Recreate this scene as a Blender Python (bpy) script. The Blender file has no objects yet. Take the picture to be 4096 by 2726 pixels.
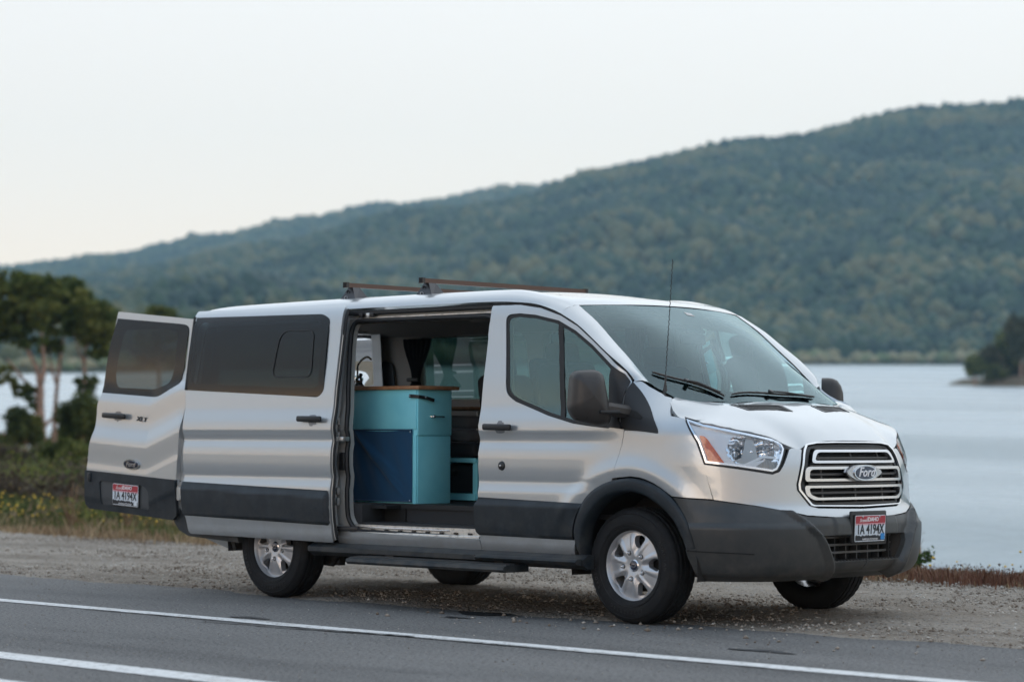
import bpy, bmesh, math, random
import numpy as np
from mathutils import Vector, Matrix, Euler
from mathutils.geometry import delaunay_2d_cdt
random.seed(7); RNG = np.random.default_rng(11)
SC = bpy.context.scene; COL = SC.collection
# ------------------------------------------------------------------ camera
cam = bpy.data.cameras.new('camera'); camo = bpy.data.objects.new('camera', cam); COL.objects.link(camo)
CP = Vector((9.56539, -11.93657, 1.11288))
FW = Vector((-0.69327, 0.71957, 0.03993)); RT = Vector((0.72025, 0.69370, 0.00411)); UP = Vector((0.02474, -0.03161, 0.99919))
camo.matrix_world = Matrix(((RT.x, UP.x, -FW.x, CP.x), (RT.y, UP.y, -FW.y, CP.y), (RT.z, UP.z, -FW.z, CP.z), (0, 0, 0, 1)))
cam.sensor_width = 36; cam.lens = 85.0; cam.clip_start = .1; cam.clip_end = 20000
cam.dof.use_dof = True; cam.dof.focus_distance = 15.3; cam.dof.aperture_fstop = 1.9
SC.camera = camo
# ------------------------------------------------------------------ sky and sun
SUN_AZ = math.atan2(-1.0, 0.25); SUN_EL = math.radians(6.0)      # low sun behind the camera
wd = bpy.data.worlds.new('World'); SC.world = wd; wd.use_nodes = True
nt = wd.node_tree; bg = nt.nodes['Background']
# clear dusk sky: cream at the horizon, white above it, blue-grey overhead, and an afterglow where the sun went down
def wn(tp, **k):
    n = nt.nodes.new(tp)
    for a, b in k.items(): setattr(n, a, b)
    return n
def wmath(op, a, b=None, clamp=False):
    n = wn('ShaderNodeMath', operation=op, use_clamp=clamp)
    for i_, v in enumerate((a, b)):
        if v is None: continue
        if isinstance(v, (int, float)): n.inputs[i_].default_value = v
        else: nt.links.new(v, n.inputs[i_])
    return n.outputs[0]
tcw = wn('ShaderNodeTexCoord'); sep = wn('ShaderNodeSeparateXYZ'); nt.links.new(tcw.outputs['Generated'], sep.inputs[0])
el = wmath('MAXIMUM', sep.outputs[2], 0.0)
rmp = wn('ShaderNodeValToRGB'); nt.links.new(wmath('POWER', el, .5), rmp.inputs[0])
cr = rmp.color_ramp; cr.elements[0].position = 0; cr.elements[0].color = (.78, .64, .49, 1); cr.elements[1].position = 1; cr.elements[1].color = (.87, .92, .97, 1)
for p_, c_ in ((.22, (.76, .66, .53)), (.32, (.74, .69, .62)), (.43, (.73, .715, .69)), (.60, (.84, .89, .94)), (.78, (.92, .98, 1.05))):
    e_ = cr.elements.new(p_); e_.color = (*c_, 1)
dt = wn('ShaderNodeVectorMath', operation='DOT_PRODUCT'); nt.links.new(tcw.outputs['Generated'], dt.inputs[0]); dt.inputs[1].default_value = (math.cos(SUN_AZ), math.sin(SUN_AZ), 0)
side_ = wmath('POWER', wmath('MAXIMUM', wmath('MULTIPLY_ADD', dt.outputs['Value'], .5), 0.0), 1.4)
ma = side_.node.inputs[0].links[0].from_node.inputs[0].links[0].from_node; ma.inputs[2].default_value = .5
low = wmath('EXPONENT', wmath('MULTIPLY', el, -12.0))
glow = wmath('MULTIPLY', wmath('ADD', side_, .03), low)
dim = wn('ShaderNodeMix', data_type='RGBA', blend_type='MULTIPLY'); nt.links.new(rmp.outputs[0], dim.inputs[6]); dim.inputs[7].default_value = (.22, .36, .54, 1); nt.links.new(side_, dim.inputs[0])
gc = wn('ShaderNodeVectorMath', operation='SCALE'); gc.inputs[0].default_value = (2.6, 1.62, .84); nt.links.new(glow, gc.inputs['Scale'])
sky = nt.nodes.new('ShaderNodeTexSky'); sky.sky_type = 'NISHITA'; sky.sun_disc = False
sky.sun_elevation = SUN_EL; sky.sun_rotation = math.pi/2-SUN_AZ
skm = wn('ShaderNodeVectorMath', operation='SCALE'); nt.links.new(sky.outputs[0], skm.inputs[0]); skm.inputs['Scale'].default_value = .003
a1 = wn('ShaderNodeVectorMath', operation='ADD'); nt.links.new(dim.outputs[2], a1.inputs[0]); nt.links.new(gc.outputs[0], a1.inputs[1])
a2 = wn('ShaderNodeVectorMath', operation='ADD'); nt.links.new(a1.outputs[0], a2.inputs[0]); nt.links.new(skm.outputs[0], a2.inputs[1])
nt.links.new(a2.outputs[0], bg.inputs[0]); bg.inputs[1].default_value = 1.0
sl = bpy.data.lights.new('sun', 'SUN'); sl.energy = .35; sl.angle = math.radians(30); sl.color = (1, .8, .62)
so = bpy.data.objects.new('sun', sl); COL.objects.link(so)
sd = Vector((math.cos(SUN_AZ)*math.cos(SUN_EL), math.sin(SUN_AZ)*math.cos(SUN_EL), math.sin(SUN_EL)))
so.rotation_euler = sd.to_track_quat('Z', 'Y').to_euler()
SC.view_settings.view_transform = 'Standard'; SC.view_settings.look = 'None'
SC.view_settings.exposure = 0.62; SC.view_settings.gamma = 1
SC.render.engine = 'CYCLES'
SC.cycles.max_bounces = 10; SC.cycles.transparent_max_bounces = 16; SC.cycles.volume_bounces = 1

# ------------------------------------------------------------------ materials
def mat(name, col, rough=.5, metal=0, coat=0, spec=.5, noise=None, bump=None, sheen=0, emit=None):
    """noise=(scale, colour2, contrast lo, hi); bump=(scale, strength, distance)"""
    m = bpy.data.materials.new(name); m.use_nodes = True
    t = m.node_tree; b = t.nodes['Principled BSDF']
    b.inputs['Base Color'].default_value = (*col, 1); b.inputs['Roughness'].default_value = rough
    b.inputs['Metallic'].default_value = metal; b.inputs['Coat Weight'].default_value = coat
    b.inputs['Coat Roughness'].default_value = .03; b.inputs['Specular IOR Level'].default_value = spec
    if sheen: b.inputs['Sheen Weight'].default_value = sheen
    tc = t.nodes.new('ShaderNodeTexCoord')
    if noise:
        n = t.nodes.new('ShaderNodeTexNoise'); n.inputs['Scale'].default_value = noise[0]; n.inputs['Detail'].default_value = 6
        n.inputs['Roughness'].default_value = .62
        r = t.nodes.new('ShaderNodeMapRange'); r.inputs[1].default_value = noise[2]; r.inputs[2].default_value = noise[3]
        mx = t.nodes.new('ShaderNodeMix'); mx.data_type = 'RGBA'
        mx.inputs[6].default_value = (*col, 1); mx.inputs[7].default_value = (*noise[1], 1)
        t.links.new(tc.outputs['Object'], n.inputs['Vector']); t.links.new(n.outputs[0], r.inputs[0])
        t.links.new(r.outputs[0], mx.inputs[0]); t.links.new(mx.outputs[2], b.inputs['Base Color'])
    if bump:
        n2 = t.nodes.new('ShaderNodeTexNoise'); n2.inputs['Scale'].default_value = bump[0]; n2.inputs['Detail'].default_value = 4
        bp = t.nodes.new('ShaderNodeBump'); bp.inputs['Strength'].default_value = bump[1]; bp.inputs['Distance'].default_value = bump[2]
        t.links.new(tc.outputs['Object'], n2.inputs['Vector']); t.links.new(n2.outputs[0], bp.inputs['Height'])
        t.links.new(bp.outputs[0], b.inputs['Normal'])
    if emit:
        b.inputs['Emission Color'].default_value = (*emit, 1); b.inputs['Emission Strength'].default_value = 1
    return m
def glass(name, tint, ior=1.5, rough=0.0, refl=(1, 1, 1)):
    m = bpy.data.materials.new(name); m.use_nodes = True; t = m.node_tree
    t.nodes.remove(t.nodes['Principled BSDF']); out = t.nodes['Material Output']
    f = t.nodes.new('ShaderNodeFresnel'); f.inputs[0].default_value = ior
    tr = t.nodes.new('ShaderNodeBsdfTransparent'); tr.inputs[0].default_value = (*tint, 1)
    g = t.nodes.new('ShaderNodeBsdfGlossy'); g.inputs['Roughness'].default_value = rough; g.inputs[0].default_value = (*refl, 1)
    mx = t.nodes.new('ShaderNodeMixShader')
    geo = t.nodes.new('ShaderNodeNewGeometry')       # same fresnel on the back face
    mr = t.nodes.new('ShaderNodeMix'); mr.data_type = 'FLOAT'; mr.inputs[2].default_value = ior; mr.inputs[3].default_value = ior
    t.links.new(geo.outputs['Backfacing'], mr.inputs[0]); mr.inputs[3].default_value = ior
    t.links.new(f.outputs[0], mx.inputs[0]); t.links.new(tr.outputs[0], mx.inputs[1]); t.links.new(g.outputs[0], mx.inputs[2])
    t.nodes.remove(mr); t.nodes.remove(geo)
    t.links.new(mx.outputs[0], out.inputs[0]); return m
M = {}
M['paint'] = mat('silver_paint', (.49, .51, .52), .30, .60, 1, .5, bump=(900, .02, .0005))
M['paint_inner'] = mat('silver_paint_inside', (.50, .49, .46), .4, .3, .3)
M['clad'] = mat('dark_cladding_plastic', (.012, .018, .024), .46, 0, 0, .32, noise=(9, (.024, .032, .040), .45, .75), bump=(500, .15, .0008))
M['bumper'] = mat('grey_bumper_plastic', (.032, .035, .036), .40, 0, 0, .5, noise=(6, (.058, .055, .052), .45, .78), bump=(400, .2, .0008))
M['black'] = mat('black_plastic', (.012, .012, .013), .45, bump=(300, .1, .0005))
M['rubber'] = mat('rubber', (.009, .009, .010), .55)
M['mirror_shell'] = mat('mirror_shell_plastic', (.030, .026, .024), .42, noise=(12, (.045, .038, .034), .4, .8), bump=(500, .15, .0006))
M['tyre'] = mat('tyre_rubber', (.009, .009, .010), .72, 0, 0, .3, noise=(14, (.024, .022, .020), .5, .8), bump=(120, .3, .001))
M['tyre_text'] = mat('tyre_lettering', (.020, .020, .021), .5)
M['chrome'] = mat('chrome', (.75, .75, .76), .08, 1)
M['chrome_soft'] = mat('satin_chrome', (.62, .62, .63), .22, 1)
M['alloy'] = mat('alloy_wheel', (.52, .52, .53), .36, .65, .3, noise=(30, (.40, .38, .36), .62, .8))
M['alu'] = mat('aluminium', (.68, .67, .64), .35, .8, noise=(25, (.3, .29, .27), .5, .75))
M['grille_bar'] = mat('grille_bar', (.10, .095, .09), .5, .2)
M['rack_foot'] = mat('rack_foot_grey', (.022, .021, .024), .3, .3, .3)
M['recess'] = mat('plate_recess_plastic', (.045, .050, .055), .5, bump=(400, .15, .0008))
M['cup'] = mat('handle_cup_shade', (.17, .18, .20), .35, .5, .6)  # darker grey on flat discs, standing in for shade inside the hollow cup
M['void'] = mat('unlit_recess', (.006, .006, .006), .8)
M['well'] = mat('wheel_well_liner', (.020, .018, .017), .85, noise=(10, (.05, .043, .036), .5, .8))
M['g_front'] = glass('cab_glass', (.66, .88, .82), 2.3, refl=(.76, 1, .95))
M['g_ws'] = glass('windscreen_glass', (.48, .72, .72), 1.9, refl=(.76, .96, 1))
M['g_dark'] = glass('privacy_glass', (.09, .12, .12), 1.43)
M['g_mid'] = glass('tinted_glass', (.06, .11, .10), 1.33)
M['lens'] = glass('headlight_lens', (.94, .95, .96), 1.45)
M['frit'] = mat('black_window_border', (.003, .004, .005), .02, 0, 0, .30)
M['hl_chrome'] = mat('headlight_reflector', (.85, .86, .88), .12, 1)
M['hl_house'] = mat('headlight_housing', (.86, .88, .90), .3, .15, .6)
M['hl_dull'] = mat('headlight_dull_insert', (.42, .42, .41), .35, .5)
M['amber'] = mat('amber_reflector', (.95, .22, .03), .22, 0, .8, noise=(60, (.7, .12, .02), .4, .6))
M['badge_blue'] = mat('dark_blue_enamel', (.012, .018, .045), .12, .3, 1)
M['teal'] = mat('turquoise_paint', (.27, .76, .86), .38, 0, 0, .4, noise=(5, (.22, .69, .80), .4, .7), bump=(160, .25, .001))
M['cloth_blue'] = mat('navy_cloth', (.003, .055, .13), .85, sheen=.2, bump=(700, .3, .0006))
M['wood'] = mat('wood_edge', (.30, .13, .06), .5, noise=(18, (.42, .22, .11), .35, .65))
M['leather'] = mat('black_leather', (.012, .012, .014), .5)
M['seat'] = mat('dark_seat_fabric', (.020, .021, .024), .9, bump=(400, .3, .001))
M['mattress'] = mat('black_mattress_cover', (.012, .014, .018), .8)
M['cushion'] = mat('grey_cushion_fabric', (.20, .19, .19), .9)
M['curtain'] = mat('dark_curtain_cloth', (.010, .012, .018), .9)
M['trim_l'] = mat('pale_interior_trim', (.33, .31, .29), .6)
M['trim_d'] = mat('grey_interior_trim', (.06, .065, .075), .65)
M['head'] = mat('headliner', (.18, .175, .17), .9)
M['floor'] = mat('black_floor_vinyl', (.010, .010, .011), .6, bump=(60, .4, .003))
M['carpet'] = mat('dark_step_liner', (.018, .019, .021), .75, bump=(200, .3, .001))
M['rack'] = mat('rack_bar_brown', (.11, .065, .05), .35, .4)
M['p_white'] = mat('plate_white', (.72, .76, .80), .35)
M['p_red'] = mat('plate_red', (.42, .035, .05), .35)
M['p_black'] = mat('plate_ink', (.012, .014, .02), .4)
M['p_blue'] = mat('sticker_blue', (.03, .25, .6), .4)
M['p_wtext'] = mat('white_print', (.85, .85, .86), .4)
M['green_tag'] = mat('pale_green_sticker', (.25, .55, .35), .5)

def dusty(m, col, amt, z0, z1):
    t = m.node_tree; b = t.nodes['Principled BSDF']; tc = t.nodes.new('ShaderNodeTexCoord'); sp = t.nodes.new('ShaderNodeSeparateXYZ'); t.links.new(tc.outputs['Object'], sp.inputs[0])
    g = t.nodes.new('ShaderNodeMapRange'); g.inputs[1].default_value = z1; g.inputs[2].default_value = z0; t.links.new(sp.outputs[2], g.inputs[0])
    n = t.nodes.new('ShaderNodeTexNoise'); n.inputs['Scale'].default_value = 7; n.inputs['Detail'].default_value = 8; n.inputs['Roughness'].default_value = .7; t.links.new(tc.outputs['Object'], n.inputs['Vector'])
    r = t.nodes.new('ShaderNodeMapRange'); r.inputs[1].default_value = .38; r.inputs[2].default_value = .72; r.inputs[4].default_value = amt; t.links.new(n.outputs[0], r.inputs[0])
    mu = t.nodes.new('ShaderNodeMath'); mu.operation = 'MULTIPLY'; t.links.new(g.outputs[0], mu.inputs[0]); t.links.new(r.outputs[0], mu.inputs[1])
    mx = t.nodes.new('ShaderNodeMix'); mx.data_type = 'RGBA'; mx.inputs[7].default_value = (*col, 1); t.links.new(mu.outputs[0], mx.inputs[0])
    if b.inputs['Base Color'].links: t.links.new(b.inputs['Base Color'].links[0].from_socket, mx.inputs[6])
    else: mx.inputs[6].default_value = b.inputs['Base Color'].default_value
    t.links.new(mx.outputs[2], b.inputs['Base Color'])
dusty(M['paint'], (.30, .27, .23), .55, .30, .75); dusty(M['clad'], (.13, .115, .095), .6, .25, .75); dusty(M['bumper'], (.15, .13, .11), .6, .22, .60)
# ------------------------------------------------------------------ helpers
def link(name, me, m, parent=None, smooth=True):
    me.name = name
    if m is not None: me.materials.append(m)
    if smooth: me.shade_smooth()
    o = bpy.data.objects.new(name, me); COL.objects.link(o)
    if parent: o.parent = parent
    return o
def pyd(name, V, F, m, parent=None, smooth=True):
    me = bpy.data.meshes.new(name); me.from_pydata([tuple(v) for v in V], [], [tuple(f) for f in F]); me.update()
    return link(name, me, m, parent, smooth)
def thing(name, label, cat, loc=(0, 0, 0), rz=0, group=None):
    o = bpy.data.objects.new(name, None); COL.objects.link(o); o.location = loc; o.rotation_euler = (0, 0, rz)
    o['label'] = label; o['category'] = cat; o.empty_display_size = .2
    if group: o['group'] = group
    return o
def tag(o, label, cat, group=None):
    o['label'] = label; o['category'] = cat
    if group: o['group'] = group
    return o
class B:
    """accumulates shapes in one bmesh"""
    def __init__(s): s.bm = bmesh.new()
    def box(s, c, d, rot=None, bev=0, seg=2):
        r = bmesh.ops.create_cube(s.bm, size=1); vs = r['verts']
        bmesh.ops.scale(s.bm, vec=d, verts=vs)
        if bev:
            es = list({e for v in vs for e in v.link_edges})
            rr = bmesh.ops.bevel(s.bm, geom=es, offset=bev, segments=seg, affect='EDGES', profile=.5)
            vs = list({v for f in rr['faces'] for v in f.verts} | {v for v in vs if v.is_valid})
        mm = Matrix.Translation(c) @ (Euler(rot).to_matrix().to_4x4() if rot is not None else Matrix())
        bmesh.ops.transform(s.bm, matrix=mm, verts=vs); return s
    def tube(s, pts, r, n=8, close=False, sq=None, cap=True):
        pts = [Vector(p) for p in pts]; N = len(pts); rings = []
        rr = r if hasattr(r, '__len__') else [r]*N
        up = None
        for i, p in enumerate(pts):
            if close: t = pts[(i+1) % N]-pts[i-1]
            else: t = pts[min(i+1, N-1)]-pts[max(i-1, 0)]
            t.normalize()
            if up is None:
                up = Vector((0, 0, 1)) if abs(t.z) < .9 else Vector((1, 0, 0))
            a = t.cross(up)
            if a.length < 1e-5: a = t.cross(Vector((0, 1, 0)))
            a.normalize(); b = a.cross(t).normalized(); up = b
            ring = []
            for k in range(n):
                th = 2*math.pi*(k+.5)/n; q = p+(a*math.cos(th)+b*math.sin(th))*rr[i]
                ring.append(s.bm.verts.new(q))
            rings.append(ring)
        for i in range(N if close else N-1):
            A, C = rings[i], rings[(i+1) % N]
            for k in range(n): s.bm.faces.new((A[k], A[(k+1) % n], C[(k+1) % n], C[k]))
        if cap and not close:
            s.bm.faces.new(rings[0][::-1]); s.bm.faces.new(rings[-1])
        return s
    def prism(s, poly, axis, a, b, taper=1.0):
        """poly of 2D points, extruded along axis from a to b"""
        def P(q, w): 
            return {'x': (w, q[0], q[1]), 'y': (q[0], w, q[1]), 'z': (q[0], q[1], w)}[axis]
        cx = sum(q[0] for q in poly)/len(poly); cy = sum(q[1] for q in poly)/len(poly)
        A = [s.bm.verts.new(P(q, a)) for q in poly]
        C = [s.bm.verts.new(P((cx+(q[0]-cx)*taper, cy+(q[1]-cy)*taper), b)) for q in poly]
        n = len(poly)
        for k in range(n): s.bm.faces.new((A[k], A[(k+1) % n], C[(k+1) % n], C[k]))
        s.bm.faces.new(A[::-1]); s.bm.faces.new(C); return s
    def lathe(s, prof, n=48, M4=None, wob=None):
        """prof: list of (r, h); axis = local z"""
        M4 = M4 or Matrix(); rings = []
        for j, (r, h) in enumerate(prof):
            ring = []
            for k in range(n):
                th = 2*math.pi*k/n; q = r+(wob(j, k) if wob else 0)
                ring.append(s.bm.verts.new(M4 @ Vector((q*math.cos(th), q*math.sin(th), h))))
            rings.append(ring)
        for A, C in zip(rings, rings[1:]):
            for k in range(n): s.bm.faces.new((A[k], A[(k+1) % n], C[(k+1) % n], C[k]))
        return s
    def sphere(s, c, d, sub=2, M4=None):
        r = bmesh.ops.create_icosphere(s.bm, subdivisions=sub, radius=1)
        mm = Matrix.Translation(c) @ (M4 or Matrix()) @ Matrix.Diagonal((*d, 1)); bmesh.ops.transform(s.bm, matrix=mm, verts=r['verts']); return s
    def out(s, name, m, parent=None, smooth=True, ang=35):
        bmesh.ops.recalc_face_normals(s.bm, faces=s.bm.faces)
        if smooth:
            for f in s.bm.faces: f.smooth = True
            lim = math.radians(ang)
            for e in s.bm.edges:
                if len(e.link_faces) == 2 and e.link_faces[0].normal.length > 0 and e.link_faces[1].normal.length > 0:
                    e.smooth = e.calc_face_angle(0) < lim
        me = bpy.data.meshes.new(name); s.bm.to_mesh(me); s.bm.free()
        return link(name, me, m, parent, False)
def catmull(P, n=8, close=False):
    P = [np.array(p, float) for p in P]; N = len(P); out = []
    rng = range(N if close else N-1)
    for i in rng:
        p1, p2 = P[i], P[(i+1) % N]
        p0 = P[i-1] if (close or i > 0) else 2*p1-p2
        p3 = P[(i+2) % N] if (close or i < N-2) else 2*p2-p1
        for k in range(n):
            t = k/n
            out.append(.5*((2*p1)+(-p0+p2)*t+(2*p0-5*p1+4*p2-p3)*t*t+(-p0+3*p1-3*p2+p3)*t**3))
    if not close: out.append(P[-1])
    return [tuple(float(c) for c in q) for q in out]
def bow(S, zm, k):
    return lambda a, b, off: S(a, b, off-k*(np.asarray(b)-zm)**2+k*.06)
def rpoly(pts, r, n=5):
    """polygon with rounded corners; r number or list"""
    N = len(pts); out = []
    for i in range(N):
        p = np.array(pts[i], float); a = np.array(pts[i-1], float); b = np.array(pts[(i+1) % N], float)
        ri = r[i] if hasattr(r, '__len__') else r
        if ri <= 0: out.append(tuple(p)); continue
        da = (a-p); db = (b-p); la = np.linalg.norm(da); lb = np.linalg.norm(db)
        ri = min(ri, .49*la, .49*lb); q0 = p+da/la*ri; q1 = p+db/lb*ri
        for k in range(n+1):
            t = k/n; out.append(tuple((1-t)**2*q0+2*t*(1-t)*p+t*t*q1))
    return out
def inside(P, poly):
    x, y = P[:, 0], P[:, 1]; r = np.zeros(len(P), bool); q = np.array(poly); n = len(q)
    for i in range(n):
        x1, y1 = q[i-1]; x2, y2 = q[i]
        if y1 == y2: continue
        c = ((y1 > y) != (y2 > y)) & (x < (x2-x1)*(y-y1)/(y2-y1)+x1); r ^= c
    return r
def dens(poly, step):
    out = []; n = len(poly)
    for i in range(n):
        a = np.array(poly[i], float); b = np.array(poly[(i+1) % n], float); L = np.linalg.norm(b-a)
        if L < 1e-6: continue
        k = max(1, int(round(L/step)))
        for j in range(k): out.append(tuple(a+(b-a)*j/k))
    return out
def cdt(poly, holes, step):
    loops = [dens(poly, step)]+[dens(h, step) for h in holes]
    P = []; E = []
    for L in loops:
        s = len(P); P += L; E += [(s+i, s+(i+1) % len(L)) for i in range(len(L))]
    A = np.array(P); lo = A.min(0); hi = A.max(0)
    gx = np.arange(lo[0]+step/2, hi[0], step); gy = np.arange(lo[1]+step/2, hi[1], step)
    G = np.array([(x+(step/2 if j % 2 else 0), y) for j, y in enumerate(gy) for x in gx]).reshape(-1, 2)
    if len(G):
        k = inside(G, loops[0])
        for h in loops[1:]: k &= ~inside(G, h)
        G = G[k]
    if len(G):
        d = np.full(len(G), 9.)
        for i in range(0, len(A), 400):
            d = np.minimum(d, np.sqrt(((G[:, None]-A[None, i:i+400])**2).sum(2)).min(1))
        G = G[d > step*.55]
    pts = [Vector(q) for q in P]+[Vector(q) for q in G]
    v, e, f, *_ = delaunay_2d_cdt(pts, E, [], 0, 1e-7)
    V = np.array([tuple(q) for q in v]); F = np.array([t for t in f if len(t) == 3])
    c = V[F].mean(1); k = inside(c, loops[0])
    for h in loops[1:]: k &= ~inside(c, h)
    F = F[k]
    a = V[F]; ar = (a[:, 1, 0]-a[:, 0, 0])*(a[:, 2, 1]-a[:, 0, 1])-(a[:, 2, 0]-a[:, 0, 0])*(a[:, 1, 1]-a[:, 0, 1])
    F = F[np.abs(ar) > 1e-9]
    return V, F
def panel(name, poly, surf, m, parent, holes=(), step=.03, depth=.018, off=0.0, lip=True, roll=.004, smooth_n=True):
    """surf(a, b, off) vectorised -> (n,3) ; outside direction = +off"""
    V, F = cdt(poly, list(holes), step)
    P = surf(V[:, 0], V[:, 1], off)
    A = P[F]; nrm = np.cross(A[:, 1]-A[:, 0], A[:, 2]-A[:, 0]).sum(0)
    D = (surf(V[:, 0], V[:, 1], off+.01)-P)
    fn = np.cross(A[:, 1]-A[:, 0], A[:, 2]-A[:, 0]); dd = (fn*D[F].mean(1)).sum()
    if dd < 0: F = F[:, ::-1]
    cnt = {}
    for t in F:
        for i in range(3):
            a, b = int(t[i]), int(t[(i+1) % 3]); cnt[(a, b)] = cnt.get((a, b), 0)+1
    bd = [(a, b) for (a, b) in cnt if (b, a) not in cnt]
    e = .003
    da = surf(V[:, 0]+e, V[:, 1], off)-surf(V[:, 0]-e, V[:, 1], off); db = surf(V[:, 0], V[:, 1]+e, off)-surf(V[:, 0], V[:, 1]-e, off)
    NV = np.cross(da, db); NV /= np.linalg.norm(NV, axis=1)[:, None]+1e-12
    NV *= np.sign((NV*D).sum(1)+1e-12)[:, None]
    Vv = [tuple(q) for q in P]; Ff = [tuple(int(i) for i in t) for t in F]
    if lip and depth:
        ids = sorted({i for e in bd for i in e}); iv = np.array(ids)
        if roll:   # pull the rim in a hair so the edge catches light
            Pr = surf(V[iv, 0], V[iv, 1], off-roll)
            for j, i in enumerate(ids): Vv[i] = tuple(Pr[j])
        Pl = surf(V[iv, 0], V[iv, 1], off-depth)
        m0 = {}; m1 = {}
        for j, i in enumerate(ids):
            m0[i] = len(Vv); Vv.append(Vv[i]); m1[i] = len(Vv); Vv.append(tuple(Pl[j]))
        for a, b in bd: Ff.append((m0[b], m0[a], m1[a], m1[b]))
    o = pyd(name, Vv, Ff, m, parent)
    if smooth_n:
        me = o.data; cn = [tuple(v.normal) for v in me.vertices]
        for i in range(len(P)):
            if np.isfinite(NV[i]).all() and np.linalg.norm(NV[i]) > .5: cn[i] = tuple(float(c) for c in NV[i])
        me.normals_split_custom_set_from_vertices(cn)
    return o
def text(name, s, size, m, parent, origin, ux, uy, ext=.0015, shear=0, align='CENTER', bold=0, sx=1.0):
    cu = bpy.data.curves.new(name, 'FONT'); cu.body = s; cu.size = size; cu.align_x = align; cu.align_y = 'CENTER'
    cu.extrude = ext; cu.shear = shear; cu.offset = bold; cu.resolution_u = 2
    ob = bpy.data.objects.new(name+'_tmp', cu); COL.objects.link(ob)
    dg = bpy.context.evaluated_depsgraph_get(); me = bpy.data.meshes.new_from_object(ob.evaluated_get(dg))
    bpy.data.objects.remove(ob); bpy.data.curves.remove(cu)
    ux = Vector(ux).normalized(); uy = Vector(uy).normalized(); uz = ux.cross(uy)
    T = Matrix(((ux.x*sx, uy.x, uz.x, origin[0]), (ux.y*sx, uy.y, uz.y, origin[1]), (ux.z*sx, uy.z, uz.z, origin[2]), (0, 0, 0, 1)))
    me.transform(T); me.materials.clear()
    return link(name, me, m, parent, False)
def pchip(xs, ys):
    xs = np.array(xs, float); ys = np.array(ys, float); h = np.diff(xs); d = np.diff(ys)/h; s = np.zeros(len(xs))
    for i in range(1, len(xs)-1):
        if d[i-1]*d[i] > 0:
            w1 = 2*h[i]+h[i-1]; w2 = h[i]+2*h[i-1]; s[i] = (w1+w2)/(w1/d[i-1]+w2/d[i])
    s[0] = d[0]; s[-1] = d[-1]
    def f(x):
        x = np.clip(np.asarray(x, float), xs[0], xs[-1]); i = np.clip(np.searchsorted(xs, x)-1, 0, len(h)-1)
        t = (x-xs[i])/h[i]; 
        return (2*t**3-3*t**2+1)*ys[i]+(t**3-2*t**2+t)*h[i]*s[i]+(-2*t**3+3*t**2)*ys[i+1]+(t**3-t**2)*h[i]*s[i+1]
    return f
def sst(a, b, x): t = np.clip((np.asarray(x, float)-a)/(b-a), 0, 1); return t*t*(3-2*t)
def rbf(pts):
    P = np.array(pts, float); X = P[:, :2]; n = len(X)
    def K(a, b):
        r2 = ((a[:, None]-b[None])**2).sum(2)+1e-12; return r2*np.log(r2)*.5
    A = np.zeros((n+3, n+3)); A[:n, :n] = K(X, X)+np.eye(n)*2e-4; A[:n, n] = 1; A[:n, n+1:] = X; A[n, :n] = 1; A[n+1:, :n] = X.T
    c = np.linalg.solve(A, np.r_[P[:, 2], 0, 0, 0])
    def f(x, y):
        q = np.c_[np.ravel(x), np.ravel(y)]; return K(q, X) @ c[:n]+c[n]+q @ c[n+1:]
    return f

# ------------------------------------------------------------------ the van's hull
WZ = pchip([.15, .30, .388, .44, .50, .56, .70, .765, .80, .84, .87, .93, 1.00, 1.04, 1.095, 1.12, 1.155, 1.20, 1.31, 1.38, 1.45, 1.64, 1.81, 1.90, 1.955, 1.985, 2.02],
           [.90, .955, .981, 1.004, 1.014, 1.025, 1.033, 1.033, 1.026, 1.020, 1.026, 1.032, 1.031, 1.027, 1.0155, 1.021, 1.033, 1.030, 1.008, 1.001, .993, .964, .940, .927, .914, .900, .870])
WZS = pchip([.15, .30, .388, .50, .60, .78, .95, 1.10, 1.20, 1.31, 1.45, 1.64, 1.81, 1.90, 1.955, 2.02],
            [.90, .955, .981, 1.014, 1.028, 1.030, 1.030, 1.024, 1.022, 1.008, .993, .964, .940, .927, .914, .87])
XF = pchip([.15, .26, .39, .50, .60, .66, .73, .83, .94, 1.04, 1.09, 1.15, 1.25, 1.4], [.86, .93, 1.035, 1.045, 1.04, 1.02, .985, .975, .965, .935, .905, .87, .80, .70])
X0, NN = .15, 2.6
def arch_bulge(x, z):
    """swell of the front wing round the wheel"""
    r = np.hypot(x-.03, z-.33); 
    return .016*np.exp(-((r-.60)/.055)**2)*sst(.52, .70, z)*(1-sst(.40, .62, x))
def halfw(x, z):
    x = np.asarray(x, float); z = np.asarray(z, float)
    k = sst(-.45, -.02, x)                       # the creases fade into the wing
    w = WZ(z)*(1-k)+WZS(z)*k
    s = np.clip((z-1.12)/.25, 0, 1.4)
    return w-.15*sst(-.16, .26, x)*s**2+arch_bulge(x, z)
def XFz(z): return XF(z)
UL = 1.70
_F = np.linspace(0, 1, 60)
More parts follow.
